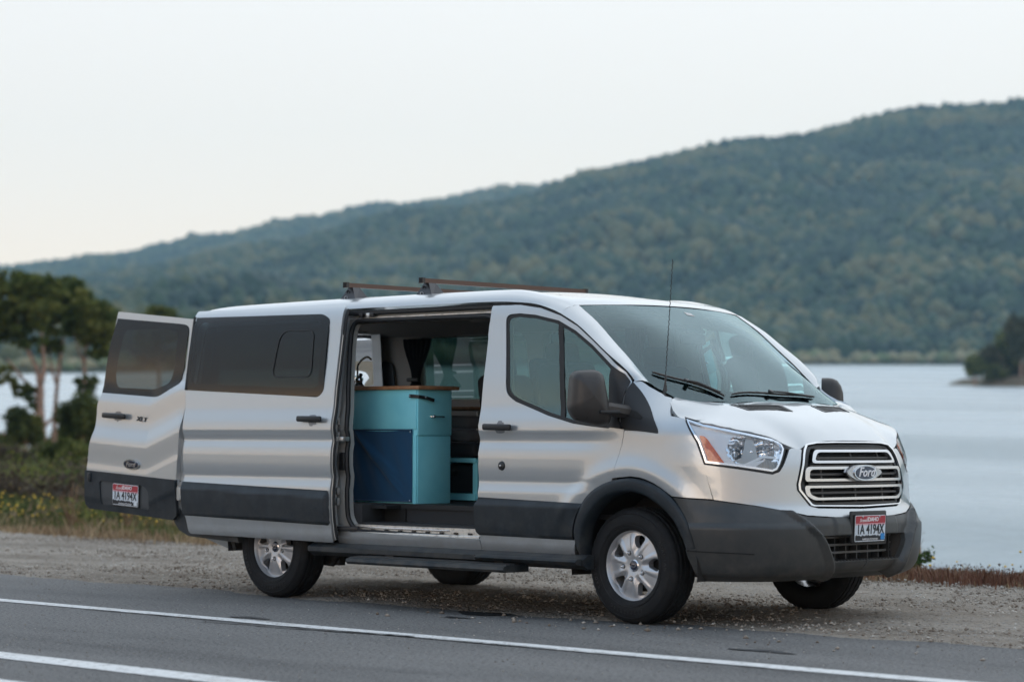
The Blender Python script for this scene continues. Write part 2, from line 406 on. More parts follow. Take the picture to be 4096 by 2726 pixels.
def hull(u, z, off=0.0, side=-1):
    """u = x up to X0, then runs round the nose; u = X0+UL is the centre line"""
    u = np.atleast_1d(np.asarray(u, float)); z = np.broadcast_to(np.asarray(z, float), u.shape)
    def pos(u, z):
        w = halfw(np.minimum(u, X0), z); x = np.minimum(u, X0).copy(); y = w.copy()
        k = u > X0
        if k.any():
            zz = z[k]; uu = np.clip((u[k]-X0)/UL, 0, 1); xf = XFz(zz)
            th = np.linspace(0, np.pi/2, 50)[None]; c = np.cos(th)**(2/NN); s_ = np.sin(th)**(2/NN)
            px = X0+(xf[:, None]-X0)*s_
            sh = .15*(sst(-.16, .26, px)-sst(-.16, .26, X0))*(np.clip((zz-1.12)/.25, 0, 1.4)**2)[:, None]
            wv = w[k][:, None]-sh-arch_bulge(X0, zz)[:, None]+arch_bulge(px, zz[:, None]+0*px)
            py = wv*c
            L = np.r_['1', np.zeros((len(zz), 1)), np.cumsum(np.hypot(np.diff(px, axis=1), np.diff(py, axis=1)), axis=1)]
            t = uu*L[:, -1]
            X = np.array([np.interp(t[i], L[i], px[i]) for i in range(len(t))]); Y = np.array([np.interp(t[i], L[i], py[i]) for i in range(len(t))])
            x[k] = X; y[k] = Y
        return np.c_[x, side*y, z]
    P = pos(u, z)
    off = np.broadcast_to(np.asarray(off, float), u.shape)
    if np.any(off != 0):
        e = 2e-3
        du = pos(u+e, z)-pos(u-e, z); zz = z*0+.02
        dz = pos(u, z+zz)-pos(u, z-zz)
        n = np.cross(du, dz); n /= np.linalg.norm(n, axis=1)[:, None]+1e-12
        sgn = np.sign(n[:, 1]*side+np.where(n[:, 0] > 0, 1e-3, 0)); sgn[np.abs(n[:, 1]) < .2] = np.sign(n[np.abs(n[:, 1]) < .2, 0])
        P = P+n*sgn[:, None]*off[:, None]
    return P
def xyz2u(x, z, y=None):
    """photo-measured (x,z) on the hull to the hull's own u"""
    if x <= X0: return x
    uu = np.linspace(X0, X0+UL, 300); P = hull(uu, np.full(300, z))
    return float(np.interp(x, P[:, 0], uu)) if y is None else float(uu[np.argmin((P[:, 0]-x)**2+(np.abs(P[:, 1])-abs(y))**2)])
def U(L): return [(xyz2u(*q), q[1]) if len(q) == 2 else (xyz2u(q[0], q[2], q[1]), q[2]) for q in L]
def HS(side): return lambda a, b, off: hull(a, b, off, side)
def front(y, z, off=0.0):
    """front face by (y,z)"""
    y = np.atleast_1d(np.asarray(y, float)); z = np.broadcast_to(np.asarray(z, float), y.shape)
    w = WZS(z); x = X0+(XFz(z)-X0)*(1-np.clip(np.abs(y)/w, 0, .985)**NN)**(1/NN)
    P = np.c_[x, y, z]
    e = 1e-3; y2 = y+e; x2 = X0+(XFz(z)-X0)*(1-np.clip(np.abs(y2)/w, 0, .985)**NN)**(1/NN)
    n = np.c_[np.ones_like(y), -(x2-x)/e, -(XFz(z+.01)-XFz(z-.01))/.02]; n /= np.linalg.norm(n, axis=1)[:, None]
    return P+n*np.broadcast_to(np.asarray(off, float), y.shape)[:, None]

# ================================================================== THE VAN
van = thing('camper_van', 'silver passenger van with its sliding door and rear door open, parked on the gravel shoulder', 'van')
body = van
WB = 3.30
# ---- roof, windscreen, bonnet surfaces
def ws_top(s): return (-.603+.10*(1-s*s), .784*s, 1.942+.022*(1-s*s))
def roof_loft(side_full=True):
    # stations along x; section points (gutter .. centre)
    st = []
    def sec(x, c, gz, gw, k=1.0):
        return [(x, gw, gz), (x, gw-.012, gz+.028*k), (x, gw-.042, gz+.055*k), (x, gw-.11, gz+.080*k), (x, .60, c-.022*k), (x, .3, c-.006*k), (x, 0, c)]
    f = [(-.62, .93, 1.885), (-.612, .885, 1.918), (-.608, .835, 1.934), (-.603, .784, 1.942), (-.546, .50, 1.9545), (-.513, .25, 1.962), (-.503, 0, 1.964)]
    st.append(f)
    st.append([(-.70, .925, 1.914), (-.695, .89, 1.942), (-.69, .845, 1.962), (-.685, .78, 1.978), (-.66, .55, 1.992), (-.645, .28, 2.0), (-.64, 0, 2.003)])
    st.append(sec(-.85, 2.035, 1.953, .917, .8))
    for x, c, gz, gw in [(-1.05, 2.060, 1.972, .911), (-1.24, 2.075, 1.98, .907), (-1.6, 2.090, 1.982, .905), (-2.0, 2.096, 1.982, .905), (-2.5, 2.096, 1.981, .904), (-3.0, 2.090, 1.979, .903), (-3.6, 2.078, 1.974, .90), (-4.0, 2.065, 1.968, .89), (-4.2, 2.050, 1.955, .88), (-4.27, 2.03, 1.94, .87)]:
        st.append(sec(x, c, gz, gw))
    S = []
    for row in st:
        full = [(x, -y, z) for x, y, z in row]+[(x, y, z) for x, y, z in row[-2::-1]]
        S.append(full)
    # smooth along both ways
    S2 = [catmull(r, 4) for r in S]; n = len(S2[0]); cols = [catmull([r[i] for r in S2], 5) for i in range(n)]
    V = []; m = len(cols[0])
    for c in cols: V += c
    Fc = [(i*m+j, (i+1)*m+j, (i+1)*m+j+1, i*m+j+1) for i in range(n-1) for j in range(m-1)]
    # inner skin (headliner side) keeps the light out
    o = pyd('roof', V, Fc, M['paint'], van); return o
roof = roof_loft()
# windscreen surface as a height field
wpts = []
for s in np.linspace(-1, 1, 9):
    wpts.append(ws_top(s))
for y, x, z in [(.82, -.277, 1.703), (.826, -.127, 1.583), (.832, -.43, 1.822), (.836, .02, 1.452)]:
    wpts += [(x, y, z), (x, -y, z)]
wpts += [(-.03, 0, 1.668), (-.27, 0, 1.826), (.2, 0, 1.508), (.43, 0, 1.33), (.43, .4, 1.32), (.43, -.4, 1.32), (.2, .5, 1.485), (.2, -.5, 1.485), (-.05, .5, 1.655), (-.05, -.5, 1.655), (-.29, .5, 1.815), (-.29, -.5, 1.815), (.3, .8, 1.30), (.3, -.8, 1.30)]
WSH = rbf(wpts)
def wsurf(x, y, off):
    z = WSH(x, y); e = .004
    zx = (WSH(x+e, y)-z)/e; zy = (WSH(x, y+e)-z)/e
    n = np.c_[-zx, -zy, np.ones_like(z)]; n /= np.linalg.norm(n, axis=1)[:, None]
    return np.c_[x, y, z]+n*off
wtop = [ws_top(s)[:2] for s in np.linspace(1, -1, 15)]
wleft = [(-.43, -.800), (-.277, -.815), (-.127, -.826), (.02, -.834), (.075, -.825), (.13, -.81), (.26, -.79)]
wbot = [(.40, -.5), (.44, 0), (.40, .5)]
wpoly = wtop+wleft+wbot+[(x, -y) for x, y in wleft[::-1]]
frit_hole = [(x-.0, y) for x, y in [(-.47, .60)]]
panel('windscreen', wpoly, wsurf, M['g_ws'], van, step=.05, lip=False, off=-.004)
# black border printed on the glass: a thin ring under it + the camera patch
def ring_inner():
    L = []
    for s in np.linspace(.93, .34, 8): x, y, z = ws_top(s); L.append((x+.055, y*.985))
    L += [(-.30, .175), (-.285, .13), (-.285, -.13), (-.30, -.175)]
    for s in np.linspace(-.34, -.93, 8): x, y, z = ws_top(s); L.append((x+.055, y*.985))
    L += [(-.277, -.762), (-.127, -.772), (.04, -.772), (.12, -.745), (.25, -.66), (.33, -.4), (.355, 0), (.33, .4), (.25, .66), (.12, .745), (.04, .772), (-.127, .772), (-.277, .762)]
    return L
panel('windscreen_border', wpoly, wsurf, M['frit'], van, holes=[rpoly(ring_inner(), .02, 3)], step=.04, off=-.008, depth=.003, roll=0)
# bonnet
HP = [(.20, .80, 1.365), (.245, .90, 1.335), (.335, .935, 1.245), (.52, .925, 1.208), (.68, .80, 1.168), (.80, .632, 1.122), (.848, .565, 1.080), (.885, .47, 1.052), (.886, .42, 1.078), (.888, .345, 1.094), (.893, .26, 1.102), (.900, .13, 1.106),
      (.414, .552, 1.318), (.489, .150, 1.321), (.597, .154, 1.280), (.535, .53, 1.280), (.36, .5, 1.335), (.25, .70, 1.356), (.40, .2, 1.345), (.66, .55, 1.215), (.75, .45, 1.185), (.75, .2, 1.212), (.82, .2, 1.168), (.83, .4, 1.135), (.40, .80, 1.270), (.55, .75, 1.233), (.86, .2, 1.136)]
HPs = []
for x, y, z in HP: HPs += [(x, y, z), (x, -y, z)]
HPs += [(.905, 0, 1.107), (.40, 0, 1.346), (.60, 0, 1.282), (.82, 0, 1.172), (.75, 0, 1.216)]
HH = rbf(HPs)
def hsurf(x, y, off):
    z = HH(x, y); e = .004
    zx = (HH(x+e, y)-z)/e; zy = (HH(x, y+e)-z)/e
    n = np.c_[-zx, -zy, np.ones_like(z)]; n /= np.linalg.norm(n, axis=1)[:, None]
    return np.c_[x, y, z]+n*np.broadcast_to(off, np.shape(z))[:, None]
hedge = [(.205, -.80), (.225, -.86), (.25, -.905), (.29, -.928), (.335, -.935), (.43, -.94), (.52, -.925), (.61, -.87), (.68, -.80), (.745, -.715), (.80, -.632), (.835, -.585), (.858, -.535), (.882, -.475), (.884, -.43), (.886, -.40), (.888, -.345), (.893, -.26), (.900, -.13), (.905, 0)]
hrear = [(.40, 0), (.395, -.25), (.365, -.5), (.30, -.68), (.24, -.765)]
hpoly = hrear+hedge+[(x, -y) for x, y in hedge[-2::-1]]+[(x, -y) for x, y in hrear[:0:-1]]
hvr = rpoly([(.418, -.548), (.493, -.150), (.597, -.156), (.530, -.515)], .012, 3)
hvl = [(x, -y) for x, y in hvr[::-1]]
bon = panel('bonnet', hpoly, hsurf, M['paint'], van, holes=[hvr, hvl], step=.025, depth=.03)
for hv, s in ((hvr, -1), (hvl, 1)):
    v = panel('bonnet_vent', hv, hsurf, M['black'], van, step=.03, off=.003, depth=.02, holes=[rpoly([(.445, s*.515), (.503, s*.185), (.580, s*.188), (.528, s*.492)] if s < 0 else [(.528, .492), (.580, .188), (.503, .185), (.445, .515)], .008, 3)])
    g = B()
    for k in range(14):
        y = s*(.195+.024*k)
        P0 = hsurf(np.array([.435]), np.array([y+s*.0]), -.008)[0]; P1 = hsurf(np.array([.585]), np.array([y]), -.008)[0]
        g.box((Vector(P0)+Vector(P1))/2, (.16, .008, .012), rot=(0, math.atan2(P0[2]-P1[2], .15), 0))
    g.out('vent_louvres', M['grille_bar'], v, False)
    panel('vent_recess', rpoly([(.425, s*.54), (.497, s*.16), (.59, s*.165), (.527, s*.505)], 0), hsurf, M['void'], v, step=.1, off=-.022, lip=False)
# cowl between bonnet and glass
cw = B(); cw.prism([(.18, 1.20), (.42, 1.20), (.42, 1.30), (.30, 1.325), (.20, 1.33)], 'y', -.60, .60); cw.out('cowl', M['black'], van)
for s_ in (-1, 1): B().prism([(.12, 1.20), (.30, 1.20), (.30, 1.30), (.20, 1.33), (.12, 1.34)], 'y', s_*.60, s_*.78).out('cowl_end', M['black'], van)

# ---- side features (x, z), measured
FD_TOP = [(-1.226, 1.955), (-.985, 1.952), (-.80, 1.925), (-.623, 1.872), (-.47, 1.800), (-.334, 1.709), (-.20, 1.616), (-.066, 1.513)]
def door_front_edge(): return [(-.030, 1.455), (-.045, 1.39), (-.053, 1.30), (-.053, 1.22), (-.018, 1.163), (-.030, 1.09), (-.048, 1.03), (-.087, .897), (-.119, .815)]
win_out = rpoly([(-1.098, 1.893), (-.98, 1.898), (-.838, 1.884), (-.635, 1.842), (-.483, 1.775), (-.33, 1.682), (-.142, 1.545), (-.135, 1.17), (-.30, 1.186), (-.421, 1.200), (-.642, 1.250), (-.80, 1.298), (-.939, 1.340), (-1.025, 1.388)], [.05, 0, 0, 0, 0, 0, .02, .01, 0, 0, 0, 0, 0, .09])
win_in = rpoly([(-1.072, 1.872), (-.98, 1.876), (-.838, 1.862), (-.645, 1.822), (-.497, 1.757), (-.345, 1.664), (-.160, 1.528), (-.155, 1.192), (-.30, 1.206), (-.416, 1.222), (-.632, 1.272), (-.79, 1.320), (-.920, 1.360), (-.998, 1.40)], [.05, 0, 0, 0, 0, 0, .02, .01, 0, 0, 0, 0, 0, .08])
arch_out = [(-.405, .50), (-.405, .562), (-.383, .628), (-.33, .722), (-.261, .787), (-.185, .830), (-.116, .854), (-.04, .868), (.045, .875), (.115, .870), (.172, .858), (.235, .838), (.293, .812), (.361, .765), (.40, .727), (.431, .688), (.46, .645), (.483, .600), (.502, .54), (.514, .470)]
arch_in = [(-.369, .373), (-.362, .45), (-.350, .510), (-.308, .606), (-.230, .699), (-.141, .759), (-.029, .792), (.08, .794), (.187, .769), (.294, .711), (.376, .638), (.427, .552), (.449, .478), (.452, .44)]
def shrinkout(P, d):
    P = np.array(P); c = P.mean(0); n = len(P); out = []
    A = sum(P[i-1][0]*P[i][1]-P[i][0]*P[i-1][1] for i in range(n)); sg = 1 if A > 0 else -1
    for i in range(n):
        a = P[i]-P[i-1]; b = P[(i+1) % n]-P[i]; na = np.array([a[1], -a[0]])/np.linalg.norm(a); nb = np.array([b[1], -b[0]])/np.linalg.norm(b)
        m = na+nb; m /= np.linalg.norm(m)+1e-9; out.append(tuple(P[i]-sg*m*d))
    return out
def thing_child(name, parent):
    o = bpy.data.objects.new(name, None); COL.objects.link(o); o.parent = parent; o.empty_display_size = .1; return o
def front_side(side):
    S = HS(side); near = side < 0
    # wing
    fender = [(-.116, .870)]+[(-.086, .897), (-.046, 1.03), (-.027, 1.09), (-.014, 1.160)]
    fender += [(.262, 1.150), (.255, 1.172), (.10, 1.300), (.00, 1.415), (-.023, 1.45), (-.020, 1.47), (.02, 1.452), (.06, 1.425), (.12, 1.395), (.19, 1.368)]
    fender += [(.262, 1.358), (.285, 1.338), (.318, 1.280), (.345, 1.248)]
    fender += U([(.402, 1.232), (.498, 1.091), (.549, .970), (.604, .760)])+U([(.361, .772)])
    fender += [(.293, .822), (.235, .848), (.172, .868), (.115, .880), (.045, .885), (-.04, .878)]
    fp = U([(q[0], q[1]) for q in fender[:5]])+fender[5:]
    panel('front_wing', fp, S, M['paint'], van, step=.022, depth=.03)
    # black triangle trim ahead of the mirror
    tri = rpoly([(-.046, 1.168), (.272, 1.140), (.262, 1.170), (-.02, 1.447), (-.028, 1.45), (-.05, 1.39)], [.0, .02, .02, 0, 0, 0])
    panel('mirror_triangle_trim', tri, S, M['black'], van, step=.04, off=.004, depth=.03)
    # A pillar strip (door cut -> windscreen edge)
    A = [(-.62, 1.885), (-.47, 1.812), (-.334, 1.722), (-.20, 1.629), (-.066, 1.526), (-.027, 1.47), (-.015, 1.455)]
    Wd = [(-.603, .784), (-.43, .800), (-.277, .815), (-.15, .824), (-.03, .832), (.01, .834), (.03, .834)]
    a3 = []; 
    for (x, z) in A: a3.append(tuple(S(np.array([x]), np.array([z]), 0)[0]))
    w3 = [(x, side*y, float(WSH(np.array([x]), np.array([side*y]))[0])) for x, y in Wd]
    a3 = catmull(a3, 4); w3 = catmull(w3, 4); V = []; n = 7
    for p, q in zip(a3, w3):
        p = np.array(p); q = np.array(q)
        for k in range(n+1):
            t = k/n; V.append(p*(1-t)+q*t+np.array([.25, side*.75, .6])*.018*math.sin(math.pi*t))
    F = [(i*(n+1)+k, i*(n+1)+k+1, (i+1)*(n+1)+k+1, (i+1)*(n+1)+k) for i in range(len(a3)-1) for k in range(n)]
    pyd('a_pillar', V, F, M['paint'], van)
    # door
    dp = [(-1.238, .381), (-1.238, .70), (-1.236, 1.30), (-1.232, 1.945)]+FD_TOP[0:1]+FD_TOP[1:]+door_front_edge()
    dp += [(-.185, .834), (-.261, .793), (-.33, .73), (-.385, .64), (-.411, .565), (-.425, .47), (-.452, .381)]
    fd = panel('front_door', dp, S, M['paint'], van, holes=[win_out], step=.022, depth=.05)
    fr = panel('window_seal', win_out, S, M['rubber'], fd, holes=[win_in], step=.03, off=-.006, depth=.02)
    div = [(-.637, 1.832), (-.597, 1.812), (-.50, 1.235), (-.541, 1.243)]
    panel('window_divider', div, S, M['rubber'], fd, step=.04, off=-.004, depth=.02)
    panel('window_pane', [(-1.09, 1.89), (-.84, 1.88), (-.628, 1.832), (-.532, 1.235), (-.66, 1.262), (-1.02, 1.39)], S, M['g_front'], fd, step=.06, off=-.012, lip=False)
    panel('quarter_pane', [(-.606, 1.822), (-.47, 1.76), (-.33, 1.67), (-.15, 1.538), (-.142, 1.18), (-.42, 1.205), (-.51, 1.236)], S, M['g_front'], fd, step=.06, off=-.012, lip=False)
    # seal line between door and roof / pillar
    edge = [tuple(S(np.array([x]), np.array([z+.006]), -.012)[0]) for x, z in FD_TOP+[(-.03, 1.46)]]
    B().tube(catmull(edge, 4), .009, 6).out('door_seal', M['rubber'], fd)
    panel('inner_trim', [(-1.18, .45), (-1.18, 1.33), (-.95, 1.33), (-.6, 1.24), (-.2, 1.17), (-.12, .88), (-.4, .7), (-.45, .45)], S, M['trim_d'], fd, step=.06, off=-.085, lip=False)
    panel('inner_frame', [(-1.225, 1.30), (-1.225, 1.945), (-.985, 1.945), (-.80, 1.915), (-.47, 1.79), (-.1, 1.53), (-.05, 1.4), (-.06, 1.17), (-.3, 1.17), (-.9, 1.3)], S, M['trim_l'], fd, holes=[win_in], step=.06, off=-.05, lip=False)
    # handle over a flat disc, coloured dark for the shade in its cup
    hc = [(-1.043+.045*math.cos(t)*1.15, 1.176+.049*math.sin(t)) for t in np.linspace(0, 2*math.pi, 22)[:-1]]
    cupo = panel('handle_cup', hc, S, M['cup'], fd, step=.012, off=.0012, depth=.004)
    def hs(a, b, off): return S(a, b, off+.028-.0*a)
    B().box(tuple(S(np.array([-1.043]), np.array([1.177]), .030)[0]), (.245, .026, .040), rot=(0, .015, 0), bev=.012, seg=3).out('door_handle', M['black'], fd)
    if near:
        kc = S(np.array([-1.026]), np.array([.937]), .002)[0]
        r90 = Euler((math.pi/2, 0, 0)).to_matrix().to_4x4()
        B().lathe([(0, .012), (.014, .011), (.027, .004), (.031, -.006)], 24, Matrix.Translation(kc) @ r90).out('fuel_lock', M['black'], fd)
        B().lathe([(0, .015), (.006, .014), (.008, .010)], 12, Matrix.Translation(kc) @ r90).out('lock_barrel', M['chrome_soft'], fd)
    # cladding on the door, chamfered
    cl = [(-1.250, .690), (-1.228, .737), (-.335, .716), (-.383, .64), (-.411, .57), (-.425, .490), (-1.236, .498), (-1.252, .54)]
    def csurf(a, b, off):
        ch = np.minimum(np.minimum((.735-b)/.045, (b-.492)/.02), 1.0); return S(a, b, off+.022*np.clip(ch, .25, 1))
    panel('door_cladding', cl, csurf, M['clad'], fd, step=.018, depth=.025, roll=.002)
    # flared arch trim
    ro = arch_out; ri = arch_in
    V = []; 
    co = catmull(ro, 3); ci = catmull(ri, 5)
    def resamp(L, n):
        A = np.array(L); s = np.r_[0, np.cumsum(np.hypot(*(A[1:]-A[:-1]).T))]; t = np.linspace(0, s[-1], n); return np.c_[np.interp(t, s, A[:, 0]), np.interp(t, s, A[:, 1])]
    co = resamp(co, 60); ci = resamp(ci, 60)
    co_u = np.array(U([tuple(q) for q in co])); ci_u = np.array(U([tuple(q) for q in ci]))
    K = [(0, .0), (.0, .016), (.25, .024), (.8, .026), (1, .020), (1, -.09)]
    n = len(K)
    for t, of in K:
        q = co_u*(1-t)+ci_u*t; V += [tuple(p) for p in S(q[:, 0], q[:, 1], of)]
    F = [(k*60+i, k*60+i+1, (k+1)*60+i+1, (k+1)*60+i) for k in range(n-1) for i in range(59)]
    if side > 0: F = [f[::-1] for f in F]
    pyd('wheel_arch_trim', V, F, M['clad'], van)
    # dark liner of the wheel well
    w = B(); prof = []
    cxl = [(.03+.50*math.cos(t), .345+.46*math.sin(t)) for t in np.linspace(-.15, math.pi+.15, 26)]
    ya, yb = side*.99, side*.60
    A = [w.bm.verts.new((x, ya, z)) for x, z in cxl]; C = [w.bm.verts.new((x, yb, z)) for x, z in cxl]
    for i in range(len(A)-1): w.bm.faces.new((A[i], A[i+1], C[i+1], C[i]))
    w.bm.faces.new(C)
    w.out('wheel_well', M['well'], van)
    # headlight
    HLp = [(.398, 1.243), (.52, 1.208), (.619, 1.184), (.72, 1.155), (.804, 1.122), (.832, 1.096), (.856, 1.055), (.864, 1.015), (.866, .955), (.861, .925), (.846, .911), (.723, .940), (.640, .952), (.555, .962), (.506, 1.085)]
    hp = U(HLp)
    c = np.mean(np.array(hp), 0)
    def shrink(P, d):
        P = np.array(P); n = len(P); out = []
        for i in range(n):
            a = P[i]-P[i-1]; b = P[(i+1) % n]-P[i]; na = np.array([a[1], -a[0]])/np.linalg.norm(a); nb = np.array([b[1], -b[0]])/np.linalg.norm(b)
            m = na+nb; m /= np.linalg.norm(m)+1e-9; out.append(tuple(P[i]+m*d/max(.5, np.dot(m, na))))
        return out
    h1 = shrink(hp, .010); h2 = shrink(hp, .022)
    if not inside(np.array([h1[0]]), hp)[0]: h1 = shrink(hp, -.010); h2 = shrink(hp, -.022)
    hlr = thing_child('headlight', van)
    panel('headlight_surround', shrinkout(hp, -.004), S, M['black'], hlr, holes=[h1], step=.03, off=-.004, depth=.03)
    panel('housing_rim', h1, S, M['hl_chrome'], hlr, holes=[h2], step=.03, off=-.002, depth=.05)
    panel('lens', h1, S, M['lens'], hlr, step=.03, off=.002, lip=False)
    # reflector bowl region inside
    bowl = U(rpoly([(.655, 1.055), (.662, 1.128), (.70, 1.140), (.815, 1.098), (.848, 1.058), (.858, 1.02), (.862, .985), (.80, .990), (.752, .968), (.704, .974), (.664, 1.02)], 0))
    amb = U([(.508, 1.135), (.540, 1.129), (.563, 1.103), (.657, .972), (.572, .982)])
    amb = rpoly(amb, .006, 2)
    tl = U([(.792, .953), (.822, .998), (.858, .992), (.857, .935)])
    panel('housing', h2, S, M['hl_house'], hlr, holes=[bowl, tl, amb], step=.022, off=-.026, depth=.06)
    B0 = np.array(bowl); bc = B0.mean(0); br = .12
    def bsurf(a, b, off):
        # three stepped lobes
        r = np.hypot((a-bc[0])/.16, (b-bc[1])/.085); d = -.03-.075*np.clip(1-r*r, 0, 1)
        stp = .006*np.sign(np.sin((a-bc[0])*95))*(b > bc[1]-.02)+.004*np.sign(np.sin((b-bc[1])*150))
        return S(a, b, off+d+stp)
    panel('reflector', bowl, bsurf, M['hl_chrome'], hlr, step=.010, off=0, depth=.02)
    bul = S(np.array([bc[0]-.01]), np.array([bc[1]+.01]), -.05)[0]
    fin = U([(.722, 1.135), (.748, 1.130), (.792, 1.01), (.730, 1.01)])
    panel('reflector_fin', fin, S, M['hl_dull'], hlr, step=.02, off=-.032, depth=.03)
    low = U(rpoly([(.690, .985), (.735, 1.010), (.80, 1.010), (.775, .975), (.73, .966)], .008, 3))
    panel('lower_shroud', low, S, M['hl_dull'], hlr, step=.02, off=-.030, depth=.03)
    B().sphere(bul, (.022, .022, .022)).out('bulb_cap', M['chrome'], hlr)
    arm = U([(.735, .962), (.752, .957), (.812, 1.008), (.864, .998), (.862, 1.012), (.806, 1.022)])
    panel('housing_brace', arm, S, M['hl_house'], hlr, step=.02, off=-.022, depth=.02)
    def tsurf(a, b, off): return S(a, b, off+.003*np.sign(np.sin(a*600)))
    panel('turn_lamp', tl, tsurf, M['hl_dull'], hlr, step=.006, off=-.036, depth=.01)
    panel('amber_reflector', amb, S, M['amber'], hlr, step=.02, off=-.016, depth=.02)
    # mirror
    mb = B(); mr = thing_child('door_mirror', van)
    V = []; rows = []
    outl = rpoly([(-.105, .150), (.062, .160), (.108, -.10), (.112, -.165), (.05, -.185), (-.085, -.150), (-.122, -.08)], [.05, .06, .02, .03, .05, .04, .03], 5)
    mc = Vector((-.135, side*1.19, 1.365))
    ax_w = Vector((.42, side*-.908, 0)).normalized(); ax_n = Vector((.908, side*.42, 0)).normalized()   # width axis (towards the van), facing forward
    ax_w = Vector((.55, side*.0, 0))+Vector((0, side*-.83, 0)); ax_w.normalize(); ax_n = Vector((.83, side*.55, 0)).normalized()
    for sc, dn in [(1, -.045), (1.0, .0), (.97, .03), (.88, .058), (.68, .08), (.38, .094), (.01, .098)]:
        rows.append([mb.bm.verts.new(mc+ax_w*(x*sc*1.12)+Vector((0, 0, z*sc))+ax_n*dn) for x, z in outl])
    for A_, C_ in zip(rows, rows[1:]):
        for k in range(len(A_)): mb.bm.faces.new((A_[k], A_[(k+1) % len(A_)], C_[(k+1) % len(A_)], C_[k]))
    mb.out('mirror_housing', M['mirror_shell'], mr, ang=60)
    gl = B(); vs = [gl.bm.verts.new(mc+ax_w*(x*.94*1.12)+Vector((0, 0, z*.94))-ax_n*.042) for x, z in outl]; gl.bm.faces.new(vs); gl.out('mirror_glass', M['chrome'], mr, False)
    seam = [tuple(mc+ax_w*x*1.12+Vector((0, 0, z))+ax_n*d) for x, z, d in [(-.112, -.01, .02), (-.07, -.02, .066), (-.035, -.05, .079), (-.028, -.09, .078), (-.035, -.135, .062), (-.09, -.142, .02)]]
    B().tube(catmull(seam, 4), .0022, 5).out('shell_seam', M['void'], mr)
    arm3 = [tuple(mc+Vector((.02, side*-.01, -.07))+ax_n*.035), (-.06, side*1.10, 1.285), (-.03, side*1.03, 1.275), (-.02, side*.985, 1.27)]
    B().tube(catmull(arm3, 4), [.042]*13, 8).out('mirror_arm', M['mirror_shell'], mr)
    B().box((-.075, side*1.13, 1.268), (.15, .14, .022), rot=(0, 0, side*.3), bev=.008).out('arm_recess', M['black'], mr)
    patch = [(-.150, 1.552), (-.070, 1.50), (-.036, 1.452), (-.052, 1.385), (-.058, 1.22), (-.026, 1.168), (-.14, 1.178), (-.148, 1.34), (-.158, 1.49)]
    def ps(a, b, off): return S(a, b, off+.012+.01*sst(1.32, 1.2, b))
    panel('mirror_base', patch, ps, M['black'], mr, step=.03, off=0, depth=.03)
    slot = rpoly([(-.02, 1.285), (.06, 1.270), (.115, 1.235), (.10, 1.222), (-.02, 1.245)], .008, 3)
    panel('trim_groove', slot, S, M['void'], van, step=.03, off=.0065, depth=.002, roll=0)
for sd_ in (-1, 1): front_side(sd_)

# ---- nose: painted fascia round the grille
G_out = [(-.452, 1.050), (-.42, 1.080), (-.33, 1.092), (0, 1.094)]
g_side = [(-.470, 1.02), (-.505, .93), (-.532, .845), (-.530, .812), (-.452, .722), (-.43, .716)]
gr_out = [(-.452, 1.050), (-.42, 1.080), (-.33, 1.092), (-.15, 1.095), (.15, 1.095), (.33, 1.092), (.42, 1.080), (.452, 1.050)]+[(-y, z) for y, z in g_side]+[(-.0, .708)]+g_side[::-1]
def scale2(P, sy, sz, c=(0, .905)): return [(c[0]+(y-c[0])*sy, c[1]+(z-c[1])*sz) for y, z in P]
def fsurf(y, z, off): return front(y, z, off)
# fascia: lower strip + flanks; headlight inner corner to headlight inner corner, top to bonnet
fas = [(-.455, 1.046), (-.585, 1.066), (-.606, 1.052), (-.615, 1.015)]
# flank on the hull, (u,z)
for sdd in (-1, 1):
    S = HS(sdd)
    fl = U([(.549, .966), (.555, .960), (.723, .934), (.846, .904), (.866, .920), (.873, .955), (.872, 1.015), (.866, 1.052), (.868, 1.060)])
    g_ = [(X0+UL*1, 1.0)]
    def yz_u(y, z):
        uu = np.linspace(X0, X0+UL, 400); P = hull(uu, np.full(400, z)); return float(np.interp(-abs(y), P[:, 1], uu))
    inner = [(yz_u(-.462, 1.052), 1.052)]+[(yz_u(y-.008, z), z) for y, z in g_side[:5]]+[(yz_u(-.40, .706), .706), (X0+UL-.001, .698), (X0+UL-.001, .650)]
    low = [(yz_u(-.30, .655), .655), (yz_u(-.50, .668), .668), (yz_u(-.60, .69), .69)]+U([(.80, .724), (.609, .757)])
    panel('front_fascia', fl+inner+low, S, M['paint'], van, step=.022, depth=.03)
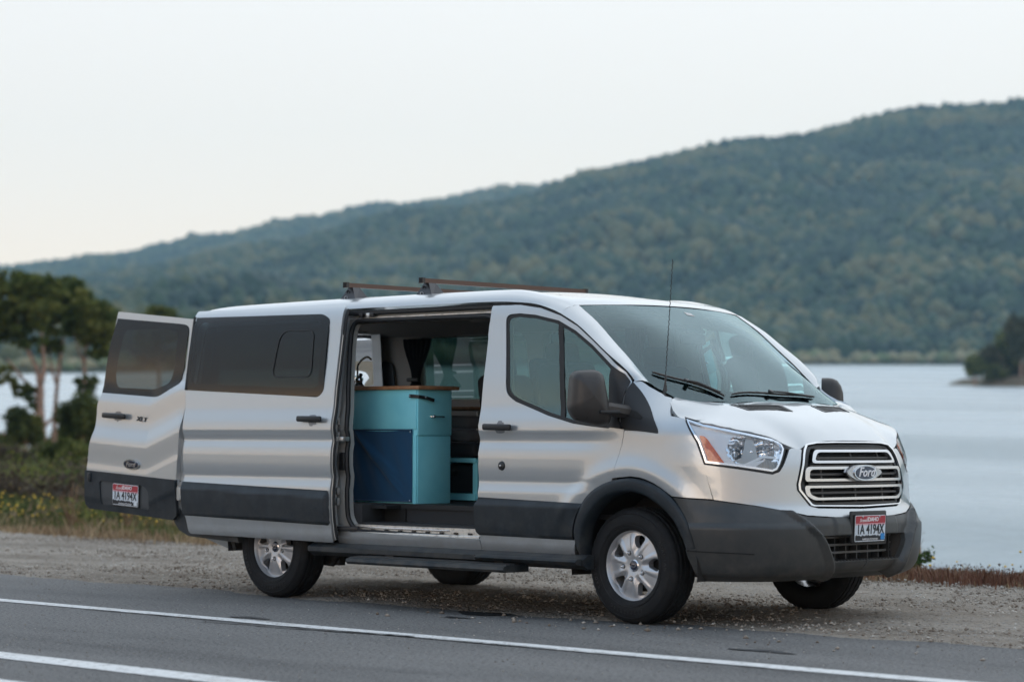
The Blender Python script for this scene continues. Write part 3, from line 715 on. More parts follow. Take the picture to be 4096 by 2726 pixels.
# grille
gr = thing_child('grille', van)
pf = fsurf
panel('chrome_surround', gr_out, pf, M['chrome'], gr, holes=[scale2(gr_out, .974, .966)], step=.03, off=.010, depth=.04, roll=.004)
panel('grille_backing', gr_out, pf, M['void'], gr, step=.06, off=-.055, lip=False)
panel('grille_inner', scale2(gr_out, .96, .95), pf, M['black'], gr, holes=[scale2(gr_out, .90, .90)], step=.04, off=-.006, depth=.05)
loops = [(-.415, .405, 1.046, .968, .0145), (-.478, .47, .948, .862, .0155), (-.485, .478, .838, .752, .0145)]
for i, (a, b, zt, zb, wd_) in enumerate(loops):
    if i == 0: o_ = rpoly([(a+.03, zt), (b-.03, zt), (b+.012, zb), (a-.012, zb)], [.035, .035, .03, .03], 5)
    elif i == 1: o_ = rpoly([(a, zt), (b, zt), (b+.008, zb), (a-.008, zb)], [.035, .035, .02, .02], 5)
    else: o_ = rpoly([(a-.008, zt), (b+.008, zt), (b, zb+.03), (b-.055, zb), (a+.055, zb), (a, zb+.03)], [.02, .02, .02, .02, .02, .02], 4)
    zc = (zt+zb)/2; n_ = len(o_)
    in_ = [((y-(a+b)/2)*(1-.068)+(a+b)/2, zc+(z-zc)*(1-2*wd_/(zt-zb))) for y, z in o_]
    panel('chrome_loop', o_, pf, M['chrome_soft'], gr, holes=[in_], step=.03, off=.016, depth=.05, roll=.006)
for z, hw in [(1.07, .38), (1.005, .38), (.957, .42), (.905, .44), (.850, .44), (.796, .44), (.735, .40)]:
    pts = [tuple(front(np.array([y]), np.array([z]), -.018)[0]) for y in np.linspace(-hw, hw, 15)]
    B().tube(pts, .008, 6).out('grille_bar', M['grille_bar'], gr)
for y in (-.33, -.02, .27):
    pts = [tuple(front(np.array([y]), np.array([z]), -.024)[0]) for z in np.linspace(.72, 1.085, 8)]
    B().tube(pts, .006, 6).out('grille_fin', M['grille_bar'], gr)
# badge: winged mount + oval + script
ec = front(np.array([0.]), np.array([.906]), .045)[0]; ex = float(ec[0])
lw = [(-.175, .915), (-.12, .945), (-.06, .958), (.06, .958), (.12, .945), (.175, .915), (.12, .883), (.06, .868), (-.06, .868), (-.12, .883)]
bm_ = B(); bm_.prism(catmull(lw, 3, True), 'x', ex-.04, ex-.004); bm_.out('badge_mount', M['chrome_soft'], gr)
def oval(x, cy, cz, ry, rz, d, nm, m, par, axis='x'):
    b_ = B(); el = [(cy+ry*math.cos(t), cz+rz*math.sin(t)) for t in np.linspace(0, 2*math.pi, 40)[:-1]]; b_.prism(el, axis, x, x+d); return b_.out(nm, m, par, ang=30)
oval(ex-.006, 0.0, .912, .112, .047, .010, 'badge_rim', M['chrome'], gr)
oval(ex+.0, 0.0, .912, .100, .039, .007, 'badge_oval', M['badge_blue'], gr)
text('badge_script', 'Ford', .080, M['p_wtext'], gr, (ex+.009, 0.0, .914), (0, 1, 0), (0, 0, 1), shear=.35, bold=.001, sx=1.05)

# ---- front bumper
def bump_off(P, u, z):
    y = np.abs(P[:, 1]); o = np.full(len(y), .022)
    hw = np.interp(z, [.30, .385, .54, .70], [.30, .335, .425, .60])
    f = (P[:, 0] > .6)
    t = sst(hw+.018, hw-.012, y)*f
    o = o-.028*t
    # raised plate block
    blk = sst(.325, .30, y)*sst(.528, .55, z)*f
    o = o+.014*blk
    # raised frame round the opening
    o = o+.020*np.clip(1-np.abs(y-hw-.025)/.05, 0, 1)*f*(z < .70)
    # side crease
    o = o+.012*sst(.615, .595, z)*(1-f*t)-.022*np.clip((z-.60)/.16, 0, 1)*(1-t)
    o = o-.035*sst(.345, .265, z)
    return o
for sdd in (-1, 1):
    S0 = HS(sdd)
    def bs(a, b, off, S0=S0): 
        P = S0(a, b, 0.0); o = bump_off(P, a, b); return S0(a, b, off+o)
    C_ = X0+UL-.0008
    bt = U([(.368, .764), (.602, .752), (.80, .719)])+[(yz_u(-.60, .684), .684), (yz_u(-.50, .662), .662), (yz_u(-.30, .650), .650), (C_, .645)]
    bo = [(C_, .545), (yz_u(-.418, .545), .545), (yz_u(-.40, .50), .50), (yz_u(-.335, .392), .392), (yz_u(-.31, .384), .384), (C_, .384)]
    bb = [(C_, .288), (yz_u(-.5, .280), .280)]+U([(.80, .275), (.505, .275), (.482, .30), (.458, .42), (.452, .47)])
    bb += U([(.514, .472), (.502, .545), (.483, .605), (.46, .650), (.431, .693), (.40, .732)])
    bmp = panel('front_bumper', bt+bo+bb, bs, M['bumper'], van, step=.015, depth=.035, roll=.003)
    # lower lip seam on the flank
    sm = [tuple(bs(np.array([u]), np.array([z]), .001)[0]) for u, z in U([(.462, .466), (.55, .463), (.65, .459), (.74, .455), (.80, .450)])]
    B().tube(catmull(sm, 3), .004, 5).out('bumper_seam', M['void'], bmp)
    und = [(.46, .29), (.95, .30)]
lg = thing_child('lower_grille', van)
B().box((.86, 0, .46), (.02, .86, .2)).out('lower_backing', M['void'], lg, False)
for z in (.44, .485, .53):
    B().tube([(.935+(.02 if abs(y) < .3 else -.01), y, z) for y in np.linspace(-.40, .40, 13)], .009, 4).out('lower_bar', M['grille_bar'], lg)
for y in np.linspace(-.33, .33, 7):
    B().box((.925, y, .465), (.05, .008, .155)).out('lower_fin', M['bumper'], lg, False)
sh = B(); sh.box((.955, 0, .388), (.12, .70, .008))
for k in range(22): sh.box((.975, -.34+.0324*k, .394), (.085, .010, .006))
sh.out('ribbed_shelf', M['bumper'], lg, False)
for s in (-1, 1): B().box((.93, s*.405, .47), (.11, .05, .17), rot=(0, 0, s*.5)).out('duct_wall', M['black'], lg, False)
ub = B(); ub.prism([(.46, .285), (.60, .265), (.80, .275), (.90, .31), (.90, .34), (.46, .36)], 'y', -.62, .62); ub.out('bumper_undertray', M['clad'], van)
# plate
def plate(parent, O, ux, uy, un, sticker):
    """US plate 305 x 152, O its centre"""
    O = Vector(O); ux = Vector(ux).normalized(); uy = Vector(uy).normalized(); un = Vector(un).normalized()
    pr = thing_child('licence_plate', parent)
    def q(nm, x0, x1, y0, y1, d0, d1, m, r=.012, smooth=False, par=pr):
        b = B(); P = rpoly([(x0, y0), (x1, y0), (x1, y1), (x0, y1)], r, 3)
        A = [b.bm.verts.new(O+ux*x+uy*y+un*d0) for x, y in P]; C = [b.bm.verts.new(O+ux*x+uy*y+un*d1) for x, y in P]
        for k in range(len(P)): b.bm.faces.new((A[k], A[(k+1) % len(P)], C[(k+1) % len(P)], C[k]))
        b.bm.faces.new(C); b.bm.faces.new(A[::-1]); return b.out(nm, m, par, False)
    q('plate_frame', -.162, .162, -.084, .084, -.006, .002, M['black'])
    q('plate_rim', -.154, .154, -.078, .078, .0, .003, M['p_white'])
    q('plate_red_field', -.150, .150, .030, .074, .003, .0042, M['p_red'], .008)
    q('plate_fade', -.150, .150, .020, .030, .003, .0040, M['p_pink'], 0)
    q('plate_sky', -.150, .150, -.048, .020, .003, .0036, M['p_white2'], 0)
    # dark treeline + base
    b = B(); rr = random.Random(3); P = [(-.150, -.073), (.150, -.073), (.150, -.045)]
    for k in range(31): P.append((.150-.01*k, -.050+rr.random()*.010+(.004 if k % 2 else 0)))
    A = [b.bm.verts.new(O+ux*x+uy*y+un*.0045) for x, y in P]; b.bm.faces.new(A); b.out('plate_treeline', M['p_black'], pr, False)
    q('sticker', .105, .145, -.070, -.032, .0052, .006, sticker, .002)
    text('plate_number', '1A 4194X', .083, M['p_black'], pr, tuple(O+uy*-.008+un*.0052), ux, uy, ext=.0008, sx=.80, bold=.0012)
    text('plate_state', 'IDAHO', .036, M['p_wtext'], pr, tuple(O+ux*.022+uy*.052+un*.0052), ux, uy, ext=.0006, bold=.0008)
    text('plate_scenic', 'Scenic', .030, M['p_wtext'], pr, tuple(O-ux*.075+uy*.048+un*.0052), ux, uy, ext=.0006, shear=.4)
    text('plate_motto', 'FAMOUS POTATOES', .017, M['p_wtext'], pr, tuple(O+uy*-.0655+un*.0056), ux, uy, ext=.0005)
    for x in (-.085, .085): q('plate_bolt', x-.006, x+.006, .062, .074, .004, .009, M['chrome_soft'], .005)
    return pr
M['p_pink'] = mat('plate_pink_fade', (.68, .38, .42), .35); M['p_white2'] = mat('plate_pale_sky', (.66, .71, .76), .35, noise=(60, (.50, .58, .66), .5, .8))
plate(van, (1.052, -.008, .582), (0, 1, 0), (.05, 0, 1), (1, 0, 0), M['p_blue'])
B().box((1.038, -.008, .59), (.02, .36, .19), bev=.008).out('plate_bracket', M['black'], van)

# ================================================================== rest of the body
SR, SL = HS(-1), HS(1)
def circ_pts(cx, cz, r, a0, a1, n): return [(cx+r*math.cos(t), cz+r*math.sin(t)) for t in np.linspace(a0, a1, n)]
rarch = circ_pts(-3.30, .37, .45, math.radians(-8), math.radians(188), 22)
# right rear quarter (behind the open sliding door)
q = [(-2.60, .43), (-2.60, 1.955), (-4.20, 1.945), (-4.23, 1.4), (-4.27, .80), (-4.27, .45)]+rarch[::-1]
qr = panel('rear_quarter', q, SR, M['paint'], van, holes=[rpoly([(-2.72, 1.42), (-2.72, 1.90), (-4.12, 1.90), (-4.16, 1.42)], .06)], step=.05, depth=.03)
panel('quarter_window', rpoly([(-2.70, 1.40), (-2.70, 1.92), (-4.13, 1.92), (-4.17, 1.40)], .06), SR, M['g_mid'], qr, step=.08, off=-.008, lip=False)
B().box((-3.4, -1.037, 1.22), (1.6, .03, .04)).out('door_track', M['black'], van, False)
# left side: one panel with two windows
q = [(-1.246, .381), (-1.246, 1.955), (-4.20, 1.945), (-4.23, 1.4), (-4.27, .80), (-4.27, .40)]+rarch[::-1]+[(-2.7, .381)]
w1 = rpoly([(-1.42, 1.40), (-1.42, 1.88), (-2.44, 1.89), (-2.44, 1.40)], .08); w2 = rpoly([(-2.60, 1.40), (-2.60, 1.89), (-3.76, 1.89), (-3.80, 1.41)], .08)
lp = panel('left_side_panel', q, SL, M['paint'], van, holes=[w1, w2], step=.04, depth=.03)
for w_ in (w1, w2): panel('side_window', w_, SL, M['g_mid'], lp, step=.06, off=-.006, lip=False)
panel('left_cladding', [(-1.25, .5), (-1.25, .735), (-2.8, .735), (-2.74, .5)], SL, M['clad'], van, step=.05, off=.015)
B().tube([tuple(SL(np.array([x]), np.array([z]), .005)[0]) for x, z in circ_pts(-3.3, .37, .46, 0, math.pi, 20)], .03, 6).out('rear_arch_trim', M['clad'], van)
# wheel wells, rear
for s in (-1, 1):
    w = B(); A = [w.bm.verts.new((x, s*1.0, z)) for x, z in rarch]; C = [w.bm.verts.new((x, s*.58, z)) for x, z in rarch]
    for i in range(len(A)-1): w.bm.faces.new((A[i], A[i+1], C[i+1], C[i]))
    w.bm.faces.new(C); w.out('wheel_well', M['well'], van)
# floor pan, sills, chassis
B().box((-1.95, 0, .55), (4.55, 1.16, .10)).out('floor_pan', M['void'], van, False)
B().box((-1.87, 0, .50), (1.90, 1.80, .06)).out('floor_pan', M['void'], van, False)
B().box((-4.0, 0, .50), (.55, 1.8, .06)).out('floor_pan', M['void'], van, False)
cb = B()
for s in (-1, 1): cb.box((-2.0, s*.46, .44), (4.6, .07, .14))
cb.box((-3.3, 0, .35), (.14, 1.3, .14), bev=.03); cb.box((0, 0, .32), (.12, 1.3, .1)); cb.box((.2, 0, .40), (.9, .9, .22), bev=.03); cb.box((-1.9, .1, .37), (1.0, .5, .16), bev=.04)
cb.out('chassis', M['well'], van)
for s in (-1, 1):
    ls = B()
    pts = catmull([(-2.62, s*.62, .42), (-2.9, s*.62, .28), (-3.3, s*.62, .25), (-3.7, s*.62, .33), (-4.1, s*.62, .46)], 5)
    ls.tube(pts, .03, 4); ls.tube([(-2.62, s*.62, .45), (-2.72, s*.62, .32)], .03, 5); ls.box((-3.0, s*.70, .27), (.25, .05, .08)); ls.tube([(-2.75, s*.8, .42), (-2.95, s*.72, .24), (-3.15, s*.7, .25)], .022, 6)
    ls.out('leaf_spring', M['well'], van)

# right sill (silver) under the door opening + rails
sp = [(-1.242, .384), (-1.242, .445), (-1.255, .470), (-2.46, .478), (-2.50, .50), (-2.60, .52), (-2.60, .384)]
panel('door_sill', sp, SR, M['paint'], van, step=.03, depth=.04)
def jamb_poly(d=0):
    return rpoly([(-1.215, .462), (-2.45, .480), (-2.505, .56), (-2.52, 1.20), (-2.575, 1.70), (-2.585, 1.908), (-1.215, 1.900)], [.02, .07, .05, 0, 0, .13, .10], 6)
jp = jamb_poly()
jam = panel('door_jamb', [(-1.20, .44), (-2.64, .44), (-2.64, 1.962), (-1.20, 1.962)], SR, M['paint_inner'], van, holes=[jp], step=.04, off=-.045, depth=.05)
sealp = [tuple(SR(np.array([x]), np.array([z]), -.040)[0]) for x, z in dens(jp, .04)]
B().tube(sealp, .017, 8, close=True).out('door_seal', M['rubber'], van)
r1 = [tuple(SR(np.array([x]), np.array([z]), -.02)[0]) for x, z in [(-1.235, 1.957), (-1.9, 1.957), (-2.60, 1.955)]]
B().tube(r1, .016, 6).out('gutter_seal', M['rubber'], van)
r2 = [tuple(SR(np.array([x]), np.array([z]), -.035)[0]) for x, z in [(-1.235, 1.922), (-1.9, 1.922), (-2.60, 1.920)]]
B().tube(r2, .007, 6).out('top_rail', M['alu'], van)
for x in (-2.47, -2.40, -2.36): B().box(tuple(SR(np.array([x]), np.array([1.935]), -.015)[0]), (.035, .03, .03), bev=.006).out('rail_roller', M['alu'] if x == -2.40 else M['black'], van)
B().box((-2.545, -1.0, .95), (.05, .035, .12), bev=.008).out('latch', M['black'], van)
for z in (1.22, 1.12, .75, .68): B().box((-2.585, -1.015, z), (.03, .02, .05), bev=.004).out('latch_plate', M['alu'], van)
# sill scuff rails and step
st = B(); st.box((-1.87, -.945, .505), (1.24, .05, .05)); st.out('sill_step', M['alu'], van, False)
st = B(); st.box((-1.87, -.972, .478), (1.20, .03, .018), bev=.004); st.out('sill_rail', M['alu'], van)
st = B(); st.box((-2.0, -.965, .512), (.90, .03, .012), bev=.003); st.out('sill_rail', M['chrome_soft'], van)
for k in range(9): B().box((-1.36-.13*k, -.975, .497), (.03, .012, .012)).out('sill_notch', M['black'], van, False)
B().box((-1.87, -.80, .53), (1.28, .24, .03)).out('step_tread', M['carpet'], van, False)
B().box((-1.87, -.69, .60), (1.28, .03, .13)).out('step_riser', M['carpet'], van, False)
B().box((-2.60, -.80, .60), (.34, .26, .13), bev=.012).out('step_block', M['carpet'], van)
B().box((-2.33, -.70, .60), (.20, .035, .12)).out('step_niche', M['void'], van, False)
B().box((-2.42, -.02, .650), (3.70, 1.40, .03)).out('cabin_floor', M['floor'], van, False)
B().box((-3.25, 0, .645), (1.95, 1.70, .02)).out('cabin_floor', M['floor'], van, False)
B().box((-.62, 0, .63), (1.25, 1.75, .03)).out('cabin_floor', M['floor'], van, False)
# running boards
for s in (-1, 1):
    rb = B(); rb.prism([(s*.90, .40), (s*1.03, .402), (s*1.085, .375), (s*1.085, .345), (s*1.03, .315), (s*.90, .325)], 'x', -2.80, -.29); rb.out('side_skirt', M['clad'], van)
    rb = B(); rb.prism([(s*.97, .382), (s*1.12, .380), (s*1.145, .365), (s*1.12, .345), (s*.97, .345)], 'x', -1.16, -.30); rb.out('skirt_lip', M['clad'], van)
sb = B(); sb.prism([(-1.02, .330), (-1.21, .330), (-1.245, .318), (-1.250, .300), (-1.235, .284), (-1.02, .284)], 'x', -2.235, -.80)
so_ = sb.out('running_board', M['clad'], van)
for k in range(4): B().box((-1.52, -1.07-.038*k, .3315), (1.38, .016, .006), bev=.002).out('tread_strip', M['black'], so_)
for x in (-2.0, -1.0): B().box((x, -.98, .325), (.08, .2, .04)).out('board_bracket', M['black'], so_, False)
# rear bumper and corner
rbm = B(); rbm.prism([(-4.33, .50), (-4.30, .79), (-4.22, .80), (-3.86, .60), (-3.62, .42), (-3.60, .37), (-4.16, .40), (-4.27, .44)], 'y', -1.025, -.93); rbm.out('rear_bumper_corner', M['clad'], van)
rbm = B(); rbm.prism([(-4.33, .50), (-4.30, .79), (-4.22, .80), (-3.86, .60), (-3.62, .42), (-3.60, .37), (-4.16, .40), (-4.27, .44)], 'y', .93, 1.025); rbm.out('rear_bumper_corner', M['clad'], van)
B().box((-4.33, 0, .50), (.10, 1.9, .14), bev=.03).out('rear_bumper', M['clad'], van)
# tail frame round the rear doors
tf = B()
for s in (-1, 1):
    V = []
    zs = np.linspace(.46, 1.94, 14)
    for z in zs:
        w_ = float(WZ(z)); xb = -4.30+.075*(z-.5)
        V.append([tf.bm.verts.new((xb+.09, s*(w_-.002), z)), tf.bm.verts.new((xb+.03, s*(w_-.02), z)), tf.bm.verts.new((xb, s*(w_-.06), z)), tf.bm.verts.new((xb+.01, s*(w_-.16), z)), tf.bm.verts.new((xb+.12, s*(w_-.17), z))])
    for a, c in zip(V, V[1:]):
        for k in range(4): tf.bm.faces.new((a[k], a[k+1], c[k+1], c[k]))
tf.box((-4.21, 0, 1.95), (.10, 1.74, .10), bev=.02); tf.out('tail_frame', M['paint'], van)
B().prism([(-4.24, .59), (-4.30, .59), (-4.31, .66), (-4.24, .66)], 'y', -.80, .80).out('rear_sill', M['clad'], van)

# ---- interior trim
hd = B(); rows = []
for x in np.linspace(-4.18, -.62, 22):
    drop = .10*float(sst(-1.0, -.55, x)); row = []
    for y in np.linspace(-.87, .87, 19): row.append(hd.bm.verts.new((x, y, 1.955-.085*abs(y/.87)**4-drop*.6+.006*math.sin(x*2.2))))
    rows.append(row)
for a, c in zip(rows, rows[1:]):
    for k in range(18): hd.bm.faces.new((a[k], a[k+1], c[k+1], c[k]))
hd.out('headliner', M['head'], van)
for x, y in ((-1.5, 0), (-2.3, 0), (-2.2, .25), (-2.5, .25)): B().box((x, y, 1.943), (.14, .06, .02), bev=.008).out('dome_light', M['trim_l'], van)
def inner(side, holes, x0, x1, nm='side_trim'):
    S = HS(side)
    panel(nm, [(x0, 1.26), (x0, 1.90), (x1, 1.90), (x1, 1.26)], S, M['trim_l'], van, holes=holes, step=.07, off=-.10, depth=-.08, roll=0)
    panel(nm+'_lower', [(x0, .66), (x0, 1.26), (x1, 1.26), (x1, .66)], S, M['trim_d'], van, step=.09, off=-.095, lip=False)
inner(1, [w1, w2], -1.26, -4.2)
inner(-1, [rpoly([(-2.78, 1.42), (-2.78, 1.88), (-4.08, 1.88), (-4.12, 1.42)], .06)], -2.62, -4.2)
panel('trim_pocket', rpoly([(-4.02, 1.30), (-4.02, 1.70), (-4.14, 1.72), (-4.14, 1.30)], .04), SL, M['trim_d'], van, step=.05, off=-.112, depth=.01)
for s, x in ((-1, -1.175), (1, -1.30)):
    pp = [tuple(HS(s)(np.array([x]), np.array([z]), -.05)[0]) for z in np.linspace(.5, 1.93, 9)]
    B().tube(pp, .035, 6).out('b_pillar', M['trim_l'], van)
# dashboard, steering wheel
db = B(); db.prism([(-.15, 1.18), (.0, 1.235), (.18, 1.262), (.38, 1.262), (.40, .75), (-.12, .78)], 'y', -.78, .78); db.out('dashboard', M['trim_d'], van)
db = B(); db.prism([(-.28, 1.16), (-.20, 1.30), (-.02, 1.335), (.10, 1.30), (.12, 1.2), (-.1, 1.1)], 'y', .12, .66, 1); db.out('instrument_hood', M['trim_d'], van)
db = B()
for k in range(16): db.box((.26, -.62+.032*k, 1.266), (.05, .012, .006))
db.out('demister_slots', M['void'], van, False)
sw = thing_child('steering_wheel', van); RW = Matrix.Translation((-.36, .40, 1.19)) @ Euler((0, math.radians(-58), 0)).to_matrix().to_4x4()
B().tube([tuple(RW @ Vector((.19*math.cos(t), .19*math.sin(t), 0))) for t in np.linspace(0, 2*math.pi, 40)[:-1]], .017, 8, close=True).out('wheel_rim', M['black'], sw)
sp_ = B()
for t in (math.pi/2, -math.pi/2, math.pi): sp_.tube([tuple(RW @ Vector((.03*math.cos(t), .03*math.sin(t), -.03))), tuple(RW @ Vector((.19*math.cos(t), .19*math.sin(t), 0)))], .018, 6)
sp_.sphere(RW @ Vector((0, 0, -.02)), (.07, .07, .05)); sp_.out('wheel_spokes', M['black'], sw)
# seats
def seat(x, y, w_, z0=.66, top=1.40):
    s = thing_child('seat', van)
    b = B(); b.box((x+.25, y, z0+.30), (.50, w_, .16), rot=(0, -.06, 0), bev=.05, seg=3); b.out('seat_cushion', M['seat'], s)
    b = B(); b.box((x-.02, y, z0+.62), (.15, w_*.96, .64), rot=(0, -.17, 0), bev=.06, seg=4); b.out('backrest', M['seat'], s)
    b = B(); b.box((x-.10, y, z0+.98), (.11, .26, .17), rot=(0, -.12, 0), bev=.045, seg=4)
    b.tube([(x-.08, y-.06, z0+.87), (x-.09, y-.06, z0+.95)], .008, 6); b.tube([(x-.08, y+.06, z0+.87), (x-.09, y+.06, z0+.95)], .008, 6); b.out('headrest', M['seat'], s)
    b = B(); b.box((x+.22, y, z0+.11), (.40, w_*.8, .2), bev=.02); b.out('seat_base', M['black'], s)
    return s
seat(-.92, -.48, .50); seat(-.92, .48, .50)
seat(-2.26, .33, .48, .62); seat(-2.26, .78, .42, .62)
# rear view mirror + camera housing behind the glass
B().box((-.33, 0, 1.745), (.035, .24, .07), rot=(0, -.2, 0), bev=.015).out('cabin_mirror', M['black'], van)
B().prism([(-.50, 1.93), (-.30, 1.80), (-.30, 1.785), (-.5, 1.88)], 'y', -.09, .09).out('sensor_housing', M['trim_d'], van)
for s in (-1, 1): B().box((-.66, s*.40, 1.895), (.16, .42, .02), rot=(0, .22, 0), bev=.008).out('sun_visor', M['trim_l'], van)
panel('windscreen_sticker', [(.16, .62), (.225, .60), (.215, .70), (.15, .715)], wsurf, M['green_tag'], van, step=.05, off=-.012, depth=.001, roll=0)
panel('windscreen_label', [(-.44, .045), (-.405, .04), (-.395, .10), (-.43, .105)], wsurf, M['hl_dull'], van, step=.05, off=-.002, depth=.001, roll=0)

# ---- sliding door, open
SD = .092
def sS(a, b, off): 
    P = hull(a, b, 0.0); P2 = hull(a, b, .01); n = (P2-P)/.01
    return P+np.array([0, -1, 0])*SD+n*np.broadcast_to(off, np.shape(a))[:, None]
so2 = thing_child('sliding_door', van)
swin = rpoly([(-4.135, 1.968), (-2.745, 1.948), (-2.668, 1.91), (-2.650, 1.42), (-2.70, 1.380), (-4.14, 1.444)], [.0, .05, .03, .05, .03, .0], 5)
swin_h = rpoly([(-4.118, 1.966), (-2.745, 1.948), (-2.668, 1.91), (-2.650, 1.42), (-2.70, 1.380), (-4.118, 1.444)], [.0, .05, .03, .05, .03, .0], 5)
spoly = rpoly([(-4.125, 2.014), (-2.548, 2.004), (-2.538, 1.2), (-2.545, .405), (-4.075, .420), (-4.092, .60), (-4.105, 1.40)], [.01, .02, 0, .02, .03, 0, 0])
spoly2 = rpoly([(-4.145, 2.014), (-2.548, 2.004), (-2.538, 1.2), (-2.545, .405), (-4.075, .420), (-4.100, .60), (-4.125, 1.35), (-4.14, 1.45)], [.01, .02, 0, .02, .03, 0, 0, 0])
dpan = panel('door_panel', spoly2, sS, M['paint'], so2, holes=[swin_h], step=.022, depth=.055)
panel('glass_border', swin, bow(sS, 1.68, .18), M['frit'], so2, holes=[rpoly([(-4.08, 1.93), (-2.80, 1.912), (-2.72, 1.87), (-2.705, 1.47), (-2.75, 1.44), (-4.09, 1.49)], .07)], step=.05, off=-.005, depth=.004, roll=0)
panel('door_glass', swin, bow(sS, 1.68, .18), M['g_dark'], so2, step=.06, off=-.001, depth=.006, roll=0)
vw = rpoly([(-3.150, 1.845), (-2.800, 1.838), (-2.776, 1.512), (-3.196, 1.520)], [.09, .06, .07, .06], 6); vw2 = rpoly([(-3.145, 1.838), (-2.806, 1.831), (-2.785, 1.520), (-3.186, 1.528)], [.085, .055, .065, .055], 6)
panel('vent_window_frame', vw, bow(sS, 1.68, .18), M['rubber'], so2, holes=[vw2], step=.03, off=.004, depth=.004, roll=0)
B().tube([tuple(sS(np.array([x]), np.array([z]), .0)[0]) for x, z in [(-4.14, 1.97), (-4.133, 1.7), (-4.13, 1.444)]], .010, 6).out('rear_edge_seal', M['rubber'], so2)
hc = [(-2.722+.055*math.cos(t), 1.226+.046*math.sin(t)) for t in np.linspace(0, 2*math.pi, 24)[:-1]]
panel('handle_cup', hc, sS, M['cup'], so2, step=.012, off=.0012, depth=.004)
B().box(tuple(sS(np.array([-2.728]), np.array([1.228]), .030)[0]), (.245, .026, .040), rot=(0, .015, 0), bev=.012, seg=3).out('door_handle', M['black'], so2)
scl = [(-4.112, .792), (-2.560, .755), (-2.548, .73), (-2.548, .54), (-2.565, .522), (-4.09, .553)]
def scs(a, b, off):
    zt = .792-.037*(a+4.1)/1.55; ch = np.minimum(np.minimum((zt-b)/.05, (b-.522-.02*(-2.55-a)/1.5)/.02), 1)
    ch = np.minimum(ch, (-2.547-a)/.03); return sS(a, b, off+.024*np.clip(ch, .15, 1))
panel('door_cladding', scl, scs, M['clad'], so2, step=.018, depth=.025, roll=.002)
panel('door_back', [(-4.10, .45), (-4.10, 1.38), (-2.57, 1.38), (-2.57, .45)], sS, M['trim_d'], so2, step=.1, off=-.055, lip=False)
e1 = [tuple(sS(np.array([-2.535]), np.array([z]), -.030)[0]) for z in np.linspace(.42, 1.99, 30)]
B().tube(e1, .011, 6).out('edge_seal', M['rubber'], so2)
e2 = [tuple(sS(np.array([-2.533]), np.array([z]), -.016)[0]) for z in np.linspace(.42, 1.80, 30)]
B().tube(e2, .0035, 5).out('edge_flange', M['paint_inner'], so2)
B().box((-2.53, -1.03, 1.10), (.10, .06, .03), bev=.005).out('track_arm', M['alu'], so2)
B().box((-2.50, -.98, .50), (.16, .08, .03), rot=(0, 0, .4), bev=.005).out('track_arm', M['black'], so2)
